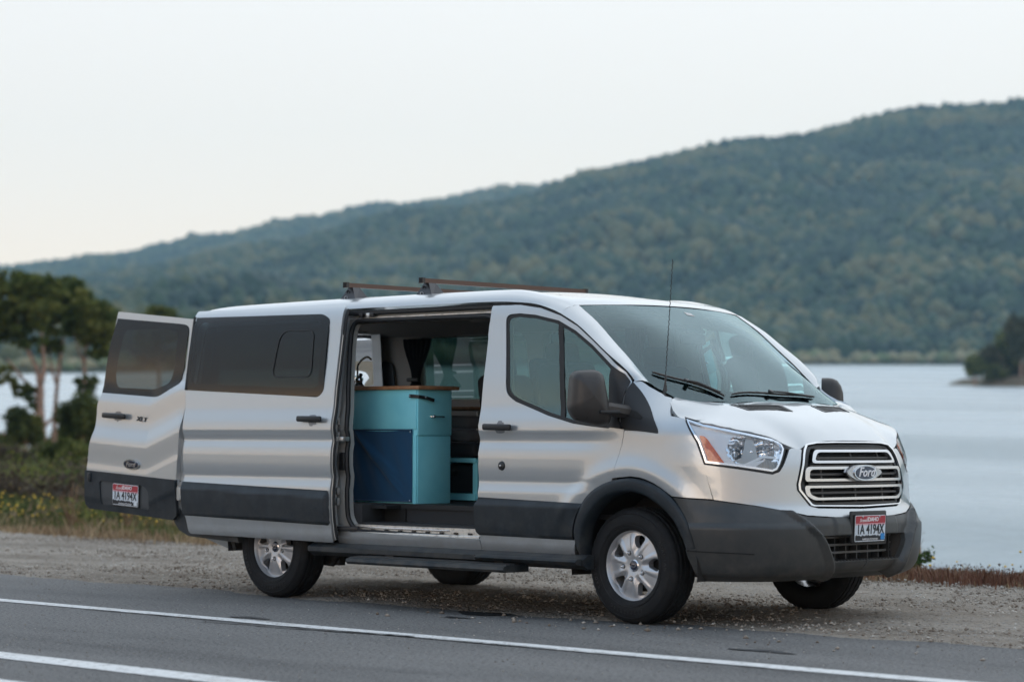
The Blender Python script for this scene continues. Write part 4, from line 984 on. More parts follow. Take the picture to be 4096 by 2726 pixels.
# ---- rear doors
RDc = 1
def rear_door(mirror):
    RP = pchip([.4, .56, .60, .80, .86, 1.0, 1.03, 1.14, 1.18, 1.31, 1.36, 1.43, 1.7, 2.1], [.06, .075, .082, .080, .078, .080, .078, .054, .050, .047, .038, .020, .002, -.03])
    sg = 1 if mirror else -1; yb = .985
    def rs(a, b, off):
        a = np.atleast_1d(np.asarray(a, float)); b = np.broadcast_to(np.asarray(b, float), a.shape)
        def r(a, b):
            h = b-.062*(-4.27-a)-.14*np.clip((a+4.62)/.37, 0, 1)*sst(1.7, 1.4, b); return RP(h)
        rr = r(a, b); e = .004
        n = np.c_[-(r(a+e, b)-rr)/e, -np.ones_like(a), -(r(a, b+e)-rr)/e]; n[:, 0] *= -1; n[:, 2] *= -1
        n = np.c_[(r(a+e, b)-rr)/e*-1, -np.ones_like(a), (r(a, b+e)-rr)/e*-1]; n = n/np.linalg.norm(n, axis=1)[:, None]
        P = np.c_[a, -(yb+rr), b]+n*np.broadcast_to(off, a.shape)[:, None]
        if mirror:
            P = P*np.array([1, -1, 1]); c, s = math.cos(.12), math.sin(.12); H0 = np.array([-4.27, .95, 0])
            Q = P-H0; P = np.c_[Q[:, 0]*c+Q[:, 1]*s, -Q[:, 0]*s+Q[:, 1]*c, Q[:, 2]]+H0
        return P
    d = thing_child('rear_door', van)
    ol = rpoly([(-5.104, 2.043), (-4.361, 1.974), (-4.170, 1.955), (-4.150, 1.86), (-4.183, 1.458), (-4.237, 1.141), (-4.266, .804), (-4.267, .540), (-4.31, .513), (-4.86, .552), (-5.293, .576), (-5.338, .605), (-5.340, .86), (-5.319, 1.03), (-5.272, 1.165), (-5.261, 1.345), (-5.217, 1.436), (-5.151, 1.819)], [.01, 0, .10, 0, .1, 0, 0, .03, .02, 0, .02, .02, 0, .02, .02, .02, .02, 0], 4)
    gl = rpoly([(-5.106, 1.992), (-4.36, 1.930), (-4.238, 1.915), (-4.262, 1.60), (-4.285, 1.505), (-4.541, 1.397), (-5.222, 1.438), (-5.16, 1.80)], [0, 0, .07, 0, .06, .06, 0, 0], 5)
    glh = gl
    cl_top = lambda x: .804+.0513*(-4.266-x)
    up = [p for p in ol if p[1] > cl_top(p[0])+.002]; i0 = max(range(len(ol)), key=lambda i: 0)
    panel('door_panel', ol, rs, M['paint'], d, holes=[glh], step=.012, depth=.05)
    gi = rpoly([(-5.0, 1.90), (-4.55, 1.90), (-4.36, 1.87), (-4.375, 1.60), (-4.42, 1.50), (-4.60, 1.455), (-5.06, 1.475), (-5.08, 1.58)], .05)
    panel('glass_border', gl, bow(rs, 1.70, .18), M['frit'], d, holes=[gi], step=.05, off=-.006, depth=.003, roll=0)
    panel('rear_glass', gl, bow(rs, 1.70, .18), M['g_dark'], d, step=.05, off=-.002, depth=.005, roll=0)
    cl = [(-4.262, .800), (-4.262, .545), (-4.31, .510), (-4.86, .548), (-5.293, .572), (-5.344, .605), (-5.344, .858)]
    rec = rpoly([(-5.160, .782), (-4.620, .752), (-4.565, .705), (-4.562, .578), (-5.140, .608)], [.03, .04, .03, .02, .02], 4)
    panel('lower_cladding', cl, rs, M['clad'], d, holes=[rec] if not mirror else [], step=.022, off=.014, depth=.03, roll=.003)
    # inner face
    panel('inner_trim', [(-5.25, .62), (-4.33, .58), (-4.30, 1.36), (-5.2, 1.40)], rs, M['trim_l'], d, step=.1, off=-.056, lip=False)
    B().box(tuple(rs(np.array([-5.01]), np.array([1.262]), .03)[0]), (.275, .026, .040), rot=(0, .05, 0), bev=.012, seg=3).out('door_handle', M['black'], d)
    hc = [(-4.996+.062*math.cos(t), 1.260+.045*math.sin(t)) for t in np.linspace(0, 2*math.pi, 24)[:-1]]
    panel('handle_cup', hc, rs, M['cup'], d, step=.012, off=.0012, depth=.004)
    for hx, hz in ((-4.225, 1.66), (-4.27, .70)):
        P = rs(np.array([hx]), np.array([hz]), -.02)[0]; hb = B(); hb.box((P[0]+.02, P[1], P[2]), (.075, .035, .09), bev=.006); hb.tube([(P[0]+.03, P[1]-.012, P[2]-.05), (P[0]+.03, P[1]-.012, P[2]+.05)], .012, 8); hb.out('hinge', M['paint_inner'], d)
    if not mirror:
        panel('plate_recess', rec, rs, M['recess'], d, step=.04, off=.003, lip=False)
        O = rs(np.array([-4.836]), np.array([.680]), .003)[0]+np.array([0, -.008, 0])
        plate(d, tuple(O), (1, 0, -.05), (.05, -.03, 1), (0, -1, 0), M['p_white'])
        c = rs(np.array([-4.779]), np.array([.906]), .004)[0]
        for nm, ry, rz, dd, mt in (('badge_rim', .092, .038, .008, 'chrome'), ('badge_oval', .080, .029, .012, 'badge_blue')):
            b_ = B(); el = [(c[0]+ry*math.cos(t), c[2]+rz*math.sin(t)-.05*ry*math.cos(t)) for t in np.linspace(0, 2*math.pi, 40)[:-1]]; b_.prism(el, 'y', c[1], c[1]-dd); b_.out(nm, M[mt], d, ang=30)
        text('badge_script', 'Ford', .056, M['chrome_soft'], d, (c[0], c[1]-.013, c[2]), (1, 0, -.05), (0, 0, 1), shear=.35)
        c = rs(np.array([-4.708]), np.array([1.236]), .005)[0]
        text('trim_badge', 'XLT', .050, M['grille_bar'], d, (c[0], c[1], c[2]), (1, 0, -.09), (0, 0, 1), ext=.003, sx=1.35, shear=.2)
        kp = rs(np.array([-5.275]), np.array([.805]), .02)[0]
        B().box(tuple(kp), (.035, .02, .07), bev=.01).out('lock_cover', M['black'], d)
    return d
rear_door(False); rear_door(True)

# ---- wheels
def build_wheel():
    w = thing_child('wheel', van)
    R90 = Euler((math.pi/2, 0, 0)).to_matrix().to_4x4()          # local z of the lathe -> -y (outward)
    N = 120
    prof = [(.205, .075), (.212, .100), (.225, .112), (.262, .1175), (.300, .114), (.325, .104), (.340, .090), (.3475, .078), (.3475, .066), (.340, .063), (.340, .056), (.3515, .053), (.3520, .030), (.3435, .027), (.3435, .020), (.3525, .017), (.3525, -.017), (.3435, -.020), (.3435, -.027), (.3520, -.030), (.3515, -.053), (.340, -.056), (.340, -.063), (.3475, -.066), (.3475, -.078), (.340, -.090), (.325, -.104), (.300, -.114), (.262, -.1175), (.225, -.112), (.205, -.09)]
    def wob(j, k):
        r = prof[j][0]
        if 6 <= j <= 8 or 23 <= j <= 25: return -.0035 if k % 3 == 0 else 0
        if r > .350: return -.004 if (k+(j//3)) % 4 == 0 else 0
        return 0
    b = B(); b.lathe(prof, N, R90, wob); ty = b.out('tyre', M['tyre'], w, ang=50)
    for r in (.245, .312):
        B().lathe([(r-.0015, .1165-(.003 if r > .3 else 0)), (r, .1195-(.004 if r > .3 else 0)), (r+.0015, .1165-(.0035 if r > .3 else 0))], 90, R90).out('sidewall_ring', M['tyre_text'], ty)
    for word, a0 in (('ROADIAN', math.radians(12)), ('RADIAL', math.radians(192)), ('235/65R16C', math.radians(262))):
        for i, ch in enumerate(word):
            a = a0-math.radians(5.6)*(i-len(word)/2)
            c = Vector((.279*math.cos(a), -.1185, .279*math.sin(a)))
            if a0 > 4: pass
            up_ = Vector((math.cos(a), 0, math.sin(a))); rt_ = Vector((math.sin(a), 0, -math.cos(a)))
            if math.sin(a) < -2: up_ = -up_; rt_ = -rt_
            text('sidewall_letter', ch, .028, M['tyre_text'], ty, tuple(c), tuple(rt_), tuple(up_), ext=.0012)
    # rim: barrel + face with five windows
    rm = thing_child('rim', w)
    b = B(); b.lathe([(.196, -.09), (.190, -.05), (.185, .03), (.196, .060), (.203, .083), (.211, .094), (.218, .096), (.2185, .090), (.214, .084)], 64, R90); b.out('rim_barrel', M['alloy'], rm)
    B().lathe([(.0, -.005), (.15, -.005), (.16, -.03)], 32, R90).out('brake_disc', M['well'], rm)
    outer = [(.204*math.cos(t), .204*math.sin(t)) for t in np.linspace(0, 2*math.pi, 73)[:-1]]
    holes = []; cs = []
    for k in range(5):
        a = math.radians(90-14-72*k); cs.append(a)
        L = [(.108, -.10), (.110, .12), (.145, .235), (.182, .235), (.188, 0), (.182, -.25), (.148, -.20)]
        P = [(r*math.cos(a+da), r*math.sin(a+da)) for r, da in L]
        holes.append(rpoly(P, [.012, .012, .02, .018, .03, .018, .015], 3))
    cs = np.array(cs)
    def rimf(a, b, off):
        r = np.hypot(a, b); th = np.arctan2(b, a); d = np.abs((th[:, None]-cs[None]+np.pi) % (2*np.pi)-np.pi).min(1)     # 0 at a window, .63 on a spoke
        y = .070+.014*sst(.20, .10, r)-.020*sst(.085, .04, r)*0
        y = y-.014*sst(.26, .0, d)*sst(.05, .11, r)              # valley leading to each window
        y = y+.006*sst(.18, .30, d)*sst(.48, .36, d)*sst(.06, .10, r)*sst(.205, .16, r)   # ridges either side of a spoke
        y = y-.008*np.exp(-((r-.0)/.05)**4)
        return np.c_[a, -(y+off), b]
    panel('rim_face', outer, rimf, M['alloy'], rm, holes=holes, step=.008, depth=.045, roll=.002)
    for k in range(5):
        a = math.radians(90+24-72*k); c = rimf(np.array([.082*math.cos(a)]), np.array([.082*math.sin(a)]), 0)[0]
        T = Matrix.Translation(c) @ R90
        B().lathe([(.0155, -.004), (.0155, .0015), (.013, .0018)], 16, T).out('nut_seat', M['void'], rm)
        B().lathe([(0, .020), (.005, .019), (.0095, .014), (.011, .006), (.0115, -.002)], 12, T).out('wheel_nut', M['chrome'], rm)
    c = Matrix.Translation((0, -.074, 0)) @ R90
    B().lathe([(.038, -.006), (.037, .006), (.031, .010), (.029, .008)], 28, c).out('cap_ring', M['chrome_soft'], rm)
    B().lathe([(0, .010), (.020, .0095), (.030, .007)], 28, c).out('centre_cap', M['badge_blue'], rm)
    el = B(); el.tube([(.017*math.cos(t), -.0855, .009*math.sin(t)) for t in np.linspace(0, 2*math.pi, 24)[:-1]], .0012, 4, close=True); el.out('cap_emblem', M['chrome_soft'], rm)
    return w
def copy_tree(o, parent=None):
    c = o.copy(); COL.objects.link(c); c.parent = parent
    for ch in list(o.children): copy_tree(ch, c)
    return c
w0 = build_wheel()
wl = [w0]+[copy_tree(w0, van) for _ in range(3)]
for w_, (x, y, rz, ry) in zip(wl, [(0, -.866, 0, 0), (-WB, -.866, 0, math.radians(14-26)), (0, .866, math.pi+math.radians(0), .4), (-WB, .866, math.pi, .2)]):
    w_.location = (x, y, .350); w_.rotation_euler = (0, ry if rz == 0 else -ry, rz)
    w_.rotation_mode = 'XYZ'

# ---- antenna, wipers
an = thing_child('antenna', van)
hz = float(WSH(np.array([.12]), np.array([-.79]))[0])
ab = B(); ab.lathe([(.0, -.02), (.022, -.02), (.024, .0), (.018, .016), (.010, .055), (.0065, .075), (.006, .125), (.003, .13)], 16, Matrix.Translation((.112, -.795, 1.368)) @ Euler((0, .06, 0)).to_matrix().to_4x4()); ab.out('antenna_base', M['mirror_shell'], an)
pts = []; 
for k in range(160):
    t = k/159; z = 1.49+.70*t; pts.append((.119+.055*t+.0022*math.cos(k*.9), -.795+.0022*math.sin(k*.9), z))
B().tube(pts, .0026, 5).out('antenna_whip', M['black'], an)
def on_ws(x, y, h): 
    p = wsurf(np.array([x]), np.array([y]), h)[0]; return tuple(float(c) for c in p)
def wiper(p0, p1, arm0, hub):
    w_ = thing_child('wiper', van)
    n = 14; L = [on_ws(p0[0]+(p1[0]-p0[0])*k/n, p0[1]+(p1[1]-p0[1])*k/n, .012) for k in range(n+1)]
    b = B(); b.tube(L, [.002]+[.0045]*(n-1)+[.002], 6); b.out('wiper_blade', M['mirror_shell'], w_)
    L2 = [on_ws(p0[0]+(p1[0]-p0[0])*k/n, p0[1]+(p1[1]-p0[1])*k/n, .004) for k in range(n+1)]
    B().tube(L2, .004, 4).out('wiper_rubber', M['rubber'], w_)
    b = B(); b.tube([on_ws(*arm0, .022), on_ws((arm0[0]*2+hub[0])/3, (arm0[1]*2+hub[1])/3, .026), on_ws(*hub, .015)], [.005, .006, .008], 6); b.out('wiper_arm', M['black'], w_)
    b = B(); b.box(on_ws(*arm0, .020), (.03, .05, .018), rot=(0, .6, .3), bev=.008); b.out('blade_clip', M['black'], w_)
wiper((-.012, -.768), (.350, -.520), (.164, -.655), (.325, -.535))
wiper((.352, -.455), (.375, .340), (.358, -.09), (.385, .29))

# ================================================================== things on and in the van
def rack(x, label):
    t = thing('roof_rack_bar', label, 'roof rack', (x, 0, 2.03), group='roof rack bars')
    b = B(); b.prism([(-.016, .108), (.016, .108), (.016, .138), (-.016, .138)], 'y', -.80, .80); b.out('bar', M['rack'], t, False)
    for s in (-1, 1):
        b = B(); b.prism([(-.020, .104), (.020, .104), (.020, .142), (-.020, .142)], 'y', s*.795, s*.818); b.out('end_cap', M['rack_foot'], t, False)
        b = B(); b.prism([(-.016, .107), (.016, .107), (.016, .139), (-.016, .139)], 'y', s*.80, s*.8185); b.out('end_hole', M['void'], t, False)
        f = B()
        A = [f.bm.verts.new((u, v, z)) for u, v, z in [(-.095, s*.80, .0), (.095, s*.80, .0), (.095, s*.68, .03), (-.095, s*.68, .03)]]
        C = [f.bm.verts.new((u, v, z)) for u, v, z in [(-.022, s*.765, .108), (.022, s*.765, .108), (.022, s*.70, .108), (-.022, s*.70, .108)]]
        for k in range(4): f.bm.faces.new((A[k], A[(k+1) % 4], C[(k+1) % 4], C[k]))
        f.bm.faces.new(C); f.bm.faces.new(A[::-1]); foot = f.out('foot', M['rack_foot'], t, False)
        Rx = Euler((s*math.pi/2, 0, 0)).to_matrix().to_4x4()
        B().lathe([(0, .010), (.013, .009), (.015, 0)], 14, Matrix.Translation((-.02, s*.792, .035)) @ Rx).out('foot_bolt', M['p_wtext'], foot)
        B().lathe([(0, .008), (.012, .007), (.014, 0)], 14, Matrix.Translation((-.008, s*.781, .075)) @ Rx).out('foot_lock', M['void'], foot)

rack(-1.99, 'front brown steel roof rack bar, standing above the sliding door opening'); rack(-2.74, 'rear brown steel roof rack bar, nearer the tail of the van')
# kitchen unit
cab = thing('kitchen_cabinet', 'turquoise kitchen cabinet with wooden top and navy cloth front inside the open sliding door', 'cabinet', (-2.57, -.45, .665))
cx, cy, cz = -2.57, -.45, .665
def inC(nm, c, d, m, bev=.003, rot=None, par=cab):
    b = B(); b.box((c[0]-cx, c[1]-cy, c[2]-cz), d, rot=rot, bev=bev); return b.out(nm, m, par)
inC('carcass', (-2.571, -.4425, 1.049), (.646, .315, .770), M['teal'])
inC('upper_front', (-2.571, -.602, 1.302), (.650, .012, .268), M['teal'])
inC('end_door', (-2.240, -.443, 1.281), (.016, .318, .308), M['teal'], .004)
inC('lower_end_panel', (-2.244, -.443, .893), (.010, .312, .458), M['teal'], .003)
inC('worktop', (-2.575, -.435, 1.449), (.75, .39, .026), M['wood'], .006)
inC('corner_post', (-2.262, -.603, .895), (.034, .010, .464), M['teal'], .002)
# cloth with creases, pinned at its corners
V = []; nx, nz = 60, 46
for j in range(nz+1):
    for i in range(nx+1):
        u, v = i/nx, j/nz; x = -2.878+.600*u; z = .672+.497*v
        sag = .012*math.sin(math.pi*u)*(math.sin(math.pi*v)); d = 0
        for a0 in (.15, .42, .70):       # pulls running from the top left pin to the bottom right pin
            dist = (v-1)+u*(.75+a0*.45)+0.0; d += .017*math.exp(-(dist/.040)**2)*math.sin(math.pi*min(1, u*1.1))
        d += .0035*math.sin(u*26+v*9)*v*(1-v)*4
        zz = z-.018*math.sin(math.pi*u)*(1 if v > .5 else -.5)*(abs(v-.5)*2)**2
        V.append((x-cx, -.612-d-sag*.4-cy, zz-cz))
F = [(j*(nx+1)+i, j*(nx+1)+i+1, (j+1)*(nx+1)+i+1, (j+1)*(nx+1)+i) for j in range(nz) for i in range(nx)]
clo = pyd('cloth_front', V, F, M['cloth_blue'], cab)
for x, z in [(-2.862, 1.155), (-2.292, 1.150), (-2.292, .685), (-2.862, .688)]:
    B().sphere((x-cx, -.622-cy, z-cz), (.007, .005, .007), 1).out('press_stud', M['chrome'], clo)
for z in (.678, 1.162): 
    B().tube([(x-cx, -.617-cy, z-cz) for x in np.linspace(-2.875, -2.281, 12)], .0045, 5).out('cloth_hem', M['cloth_blue'], clo)
stp = B(); stp.tube([(-2.30-cx, -.613-cy, 1.393-cz), (-2.26-cx, -.615-cy, 1.391-cz), (-2.232-cx, -.60-cy, 1.388-cz), (-2.226-cx, -.55-cy, 1.382-cz), (-2.222-cx, -.47-cy, 1.365-cz)], [.016]*5, 4); sto = stp.out('leather_strap', M['leather'], cab)
for p in ((-2.285, -.632, 1.393), (-2.208, -.555, 1.384)): B().sphere((p[0]-cx, p[1]-cy, p[2]-cz), (.006, .006, .006), 1).out('rivet', M['chrome_soft'], sto)
kb = B(); kb.tube([(-2.232-cx, -.485-cy, 1.254-cz), (-2.205-cx, -.475-cy, 1.254-cz), (-2.203-cx, -.385-cy, 1.253-cz), (-2.232-cx, -.372-cy, 1.253-cz)], .006, 6); kb.sphere((-2.205-cx, -.478-cy, 1.254-cz), (.012, .014, .012), 2); kb.out('door_pull', M['chrome_soft'], cab)
fz = 1.462-cz; fx, fy = -2.885-cx, -.55-cy
tp = thing_child('water_tap', cab)
B().lathe([(.035, 0), (.036, .012), (.026, .022), (.022, .030), (.030, .045), (.028, .058), (.014, .066), (.009, .075)], 20, Matrix.Translation((fx, fy, fz))).out('tap_base', M['tap'] if 'tap' in M else M['chrome'], tp)
B().tube(catmull([(fx-.012, fy, fz+.05), (fx-.014, fy, fz+.12), (fx-.004, fy, fz+.16), (fx+.045, fy, fz+.195), (fx+.09, fy, fz+.205), (fx+.125, fy, fz+.187)], 5), .0075, 8).out('tap_spout', M['chrome'], tp)
B().tube([(fx+.01, fy, fz+.06), (fx+.032, fy-.01, fz+.085)], [.008, .014], 8).out('tap_lever', M['black'], tp)
B().tube(catmull([(fx-.05, fy+.01, fz), (fx-.045, fy+.01, fz+.05), (fx-.02, fy+.01, fz+.065), (fx-.005, fy+.01, fz+.04)], 4), .006, 6).out('tap_hose', M['chrome'], tp)
# bed box, mattress, cushions, table
bx = thing('bed_box', 'turquoise bed box with a dark opening, behind the kitchen cabinet', 'bench', (-2.85, .40, .665))
bb_ = B()
for c, d in [((-2.78, .40, .70), (1.04, .84, .045)), ((-2.78, .40, .955), (1.04, .84, .03)), ((-2.275, .0, .82), (.045, .02, .27)), ((-2.275, .43, .82), (.02, .82, .27)), ((-3.29, .40, .82), (.02, .84, .27)), ((-2.78, .81, .82), (1.04, .02, .27)), ((-3.0, -.01, .82), (.5, .02, .27))]:
    bb_.box((c[0]+2.85, c[1]-.40, c[2]-.665), d)
bb_.out('box_panels', M['teal'], bx, False)
ck = B(); ck.box((-2.53, .25, .825), (.44, .40, .20), bev=.02); ck.box((-2.58, .04, .86), (.14, .02, .04), bev=.006); o = ck.out('cool_box', M['leather'], None); tag(o, 'black cool box standing inside the turquoise bed box', 'cooler')
bk = B(); bk.box((-3.85, .15, .80), (.80, 1.35, .26)); o = bk.out('rear_bed_base', M['teal'], None, False); tag(o, 'turquoise rear bed base across the tail of the van', 'bed base')
mt = B(); mt.box((-2.80, .40, 1.025), (1.06, .84, .10), bev=.03, seg=3); o = mt.out('front_mattress', M['mattress'], None); tag(o, 'black covered mattress lying on the turquoise bed box', 'mattress')
mt = B(); mt.box((-3.85, .15, .99), (.82, 1.40, .12), bev=.03, seg=3); o = mt.out('rear_mattress', M['mattress'], None); tag(o, 'larger black covered mattress on the rear bed base', 'mattress')
for k, (z, lb) in enumerate(((1.125, 'lower grey cushion in the stack under the table'), (1.225, 'upper grey cushion in the stack under the table'))):
    c_ = B(); c_.box((-2.83, .42, z), (.82-.02*k, .70, .085), rot=(0, .02 if k else 0, 0), bev=.025, seg=3); o = c_.out('seat_pad', M['cushion'], None); tag(o, lb, 'cushion', 'grey cushions')
tb = thing('camp_table', 'dark wood-edged table top on a single steel leg beside the far windows', 'table', (-2.95, .42, .665))
B().box((0, 0, .655), (.98, .62, .02), bev=.008).out('table_top', M['wood'], tb); B().tube([(.1, .2, .30), (.1, .2, .64)], .028, 12).out('leg', M['alu'], tb)
# curtains
def curtain(xc, ztop, zbot, wt, wm, side, label, tie=True):
    V = []; nu, nv = 40, 26; yb = side*.80
    for j in range(nv+1):
        v = j/nv; z = ztop+(zbot-ztop)*v
        k = float(sst(0, .74, v)) if tie else 0; w_ = wt*(1-k)+wm*k
        if tie and v > .76: w_ = wm+(wt*.75-wm)*float(sst(.76, 1, v))
        sh = -.02*v
        for i in range(nu+1):
            u = i/nu; x = xc+sh+(u-.5)*w_; V.append((x, yb-side*(.012*math.sin(u*40)*(1-.5*k)+.06*(v*.6)*0), z))
    F = [(j*(nu+1)+i, j*(nu+1)+i+1, (j+1)*(nu+1)+i+1, (j+1)*(nu+1)+i) for j in range(nv) for i in range(nu)]
    t = thing('curtain', label, 'curtain', (xc, yb, zbot), group='van curtains')
    V = [(a-xc, b-yb, c-zbot) for a, b, c in V]; pyd('curtain_cloth', V, F, M['curtain'], t)
    if tie: B().tube([(-wm*.6-.02, -side*.03, (ztop-zbot)*.26), (wm*.6-.02, -side*.03, (ztop-zbot)*.26)], .014, 6).out('tie_band', M['leather'], t)
curtain(-3.70, 1.86, 1.44, .32, .10, 1, 'black curtain tied back at the middle of the far side window behind the tap')
curtain(-1.50, 1.88, 1.42, .20, .09, 1, 'black curtain tied back at the front end of the far side windows')

# ================================================================== THE PLACE
FH = np.array([-.6941, .7199]); RH = np.array([.7199, .6941]); C2 = np.array([CP.x, CP.y])
def LD(x, y): q = np.stack([np.asarray(x)-CP.x, np.asarray(y)-CP.y], -1); return q @ RH, q @ FH     # lateral, distance
def XY(l, d): l = np.asarray(l, float); d = np.asarray(d, float); return CP.x+l*RH[0]+d*FH[0], CP.y+l*RH[1]+d*FH[1]
FPX = 9671.
def at(u, v, d):
    """photograph pixel at distance d -> world"""
    l = (u-2048)/FPX*d; x, y = XY(l, d); return Vector((float(x), float(y), CP.z+(1749-v)/FPX*d))
def lake_z(d): return -3.887+.03609*d
def land_z(x, y):
    l, d = LD(x, y); zl = lake_z(d)-2.0
    near = -.015-np.clip(y-4.3, 0, 3.7)*.08-np.clip(y-8, 0, 100)*.42-.10*np.sin(x*.35+1)*sst(4.6, 7, y)
    near = np.maximum(near, zl)
    a = l/np.maximum(d, 1)
    m = sst(-.105, -.150, a)*sst(165, 120, d)*sst(-15, 5, d)
    und = .25*np.sin(x*.11)+.22*np.sin(y*.17+1)+.12*np.sin(x*.31+y*.23)
    pen = .05+und*sst(4, 14, y)-.0*d
    pen = np.where(d > 20, pen, near)
    m = m*sst(4.0, 10.0, y)
    return near*(1-m)+np.maximum(pen, near)*m
def struct(o, kind='structure'): o['kind'] = kind; return o
def grid(name, xs, ys, zf, m, kind='structure'):
    X, Y = np.meshgrid(xs, ys); Z = zf(X, Y); n, k = X.shape
    V = np.c_[X.ravel(), Y.ravel(), Z.ravel()]; I = np.arange(n*k).reshape(n, k)
    F = np.c_[I[:-1, :-1].ravel(), I[:-1, 1:].ravel(), I[1:, 1:].ravel(), I[1:, :-1].ravel()]
    return struct(fastmesh(name, V, F, m), kind)
def fastmesh(name, V, F, m, smooth=True):
    me = bpy.data.meshes.new(name); V = np.asarray(V, np.float32); F = np.asarray(F, np.int32); k = F.shape[1]
    me.vertices.add(len(V)); me.vertices.foreach_set('co', V.ravel()); me.loops.add(F.size); me.loops.foreach_set('vertex_index', F.ravel())
    me.polygons.add(len(F)); me.polygons.foreach_set('loop_start', np.arange(0, F.size, k, dtype=np.int32)); me.polygons.foreach_set('loop_total', np.full(len(F), k, np.int32))
    me.update(); me.validate(); return link(name, me, m, None, smooth)
# ---- ground materials
def ground_mat(name, cols, scales, rough=.9, bump=(40, .5, .02), spec=.3):
    """layers of noise between colours: cols list of (rgb, scale, lo, hi)"""
    m = bpy.data.materials.new(name); m.use_nodes = True; t = m.node_tree; b = t.nodes['Principled BSDF']
    b.inputs['Roughness'].default_value = rough; b.inputs['Specular IOR Level'].default_value = spec
    tc = t.nodes.new('ShaderNodeTexCoord'); prev = None
    base = t.nodes.new('ShaderNodeRGB'); base.outputs[0].default_value = (*cols[0], 1); prev = base.outputs[0]
    for c, sc, lo, hi, stretch in scales:
        mp = t.nodes.new('ShaderNodeMapping'); mp.inputs['Scale'].default_value = stretch
        n = t.nodes.new('ShaderNodeTexNoise'); n.inputs['Scale'].default_value = sc; n.inputs['Detail'].default_value = 5; n.inputs['Roughness'].default_value = .6
        r = t.nodes.new('ShaderNodeMapRange'); r.inputs[1].default_value = lo; r.inputs[2].default_value = hi
        mx = t.nodes.new('ShaderNodeMix'); mx.data_type = 'RGBA'; mx.inputs[7].default_value = (*c, 1)
        t.links.new(tc.outputs['Object'], mp.inputs[0]); t.links.new(mp.outputs[0], n.inputs['Vector']); t.links.new(n.outputs[0], r.inputs[0])
        t.links.new(r.outputs[0], mx.inputs[0]); t.links.new(prev, mx.inputs[6]); prev = mx.outputs[2]
    t.links.new(prev, b.inputs['Base Color'])
    n2 = t.nodes.new('ShaderNodeTexNoise'); n2.inputs['Scale'].default_value = bump[0]; n2.inputs['Detail'].default_value = 6
    bp = t.nodes.new('ShaderNodeBump'); bp.inputs['Strength'].default_value = bump[1]; bp.inputs['Distance'].default_value = bump[2]
    t.links.new(tc.outputs['Object'], n2.inputs['Vector']); t.links.new(n2.outputs[0], bp.inputs['Height']); t.links.new(bp.outputs[0], b.inputs['Normal'])
    return m
one = (1, 1, 1)
M['asphalt'] = ground_mat('asphalt', [(.175, .168, .160)], [((.115, .111, .107), .5, .42, .62, (.35, 1.6, 1)), ((.175, .170, .163), 2.2, .55, .75, (.5, 1, 1)), ((.27, .26, .25), 55, .56, .66, one), ((.030, .029, .030), 48, .53, .64, one)], .85, (90, 1, .008), .3)
M['line'] = ground_mat('road_line_paint', [(.70, .69, .67)], [((.50, .47, .44), 3.0, .55, .75, (.6, 2, 1)), ((.30, .28, .26), 18, .56, .66, one), ((.38, .34, .30), 45, .58, .68, one)], .65, (160, .5, .003), .4)
M['gravel'] = ground_mat('gravel', [(.33, .285, .235)], [((.18, .145, .11), .8, .42, .66, (.5, 1.2, 1)), ((.30, .285, .265), 30, .52, .70, one), ((.10, .09, .08), 42, .55, .70, one), ((.17, .13, .10), 6, .55, .8, one)], .95, (38, 1, .03), .2)
M['earth'] = ground_mat('dry_ground', [(.17, .125, .085)], [((.085, .08, .045), .3, .40, .62, one), ((.25, .20, .14), 2.5, .5, .7, one), ((.07, .05, .035), 8, .55, .7, one)], .95, (9, 1, .1), .2)
M['hill'] = ground_mat('hillside', [(.060, .068, .034)], [((.10, .095, .050), .006, .45, .62, one), ((.025, .040, .020), .03, .45, .60, one), ((.09, .075, .05), .05, .58, .72, one)], .95, (.2, .5, 1.5), .15)
M['crack'] = mat('tar_seam', (.030, .030, .031), .6)
M['wet'] = mat('dark_road_stain', (.030, .031, .034), .45)
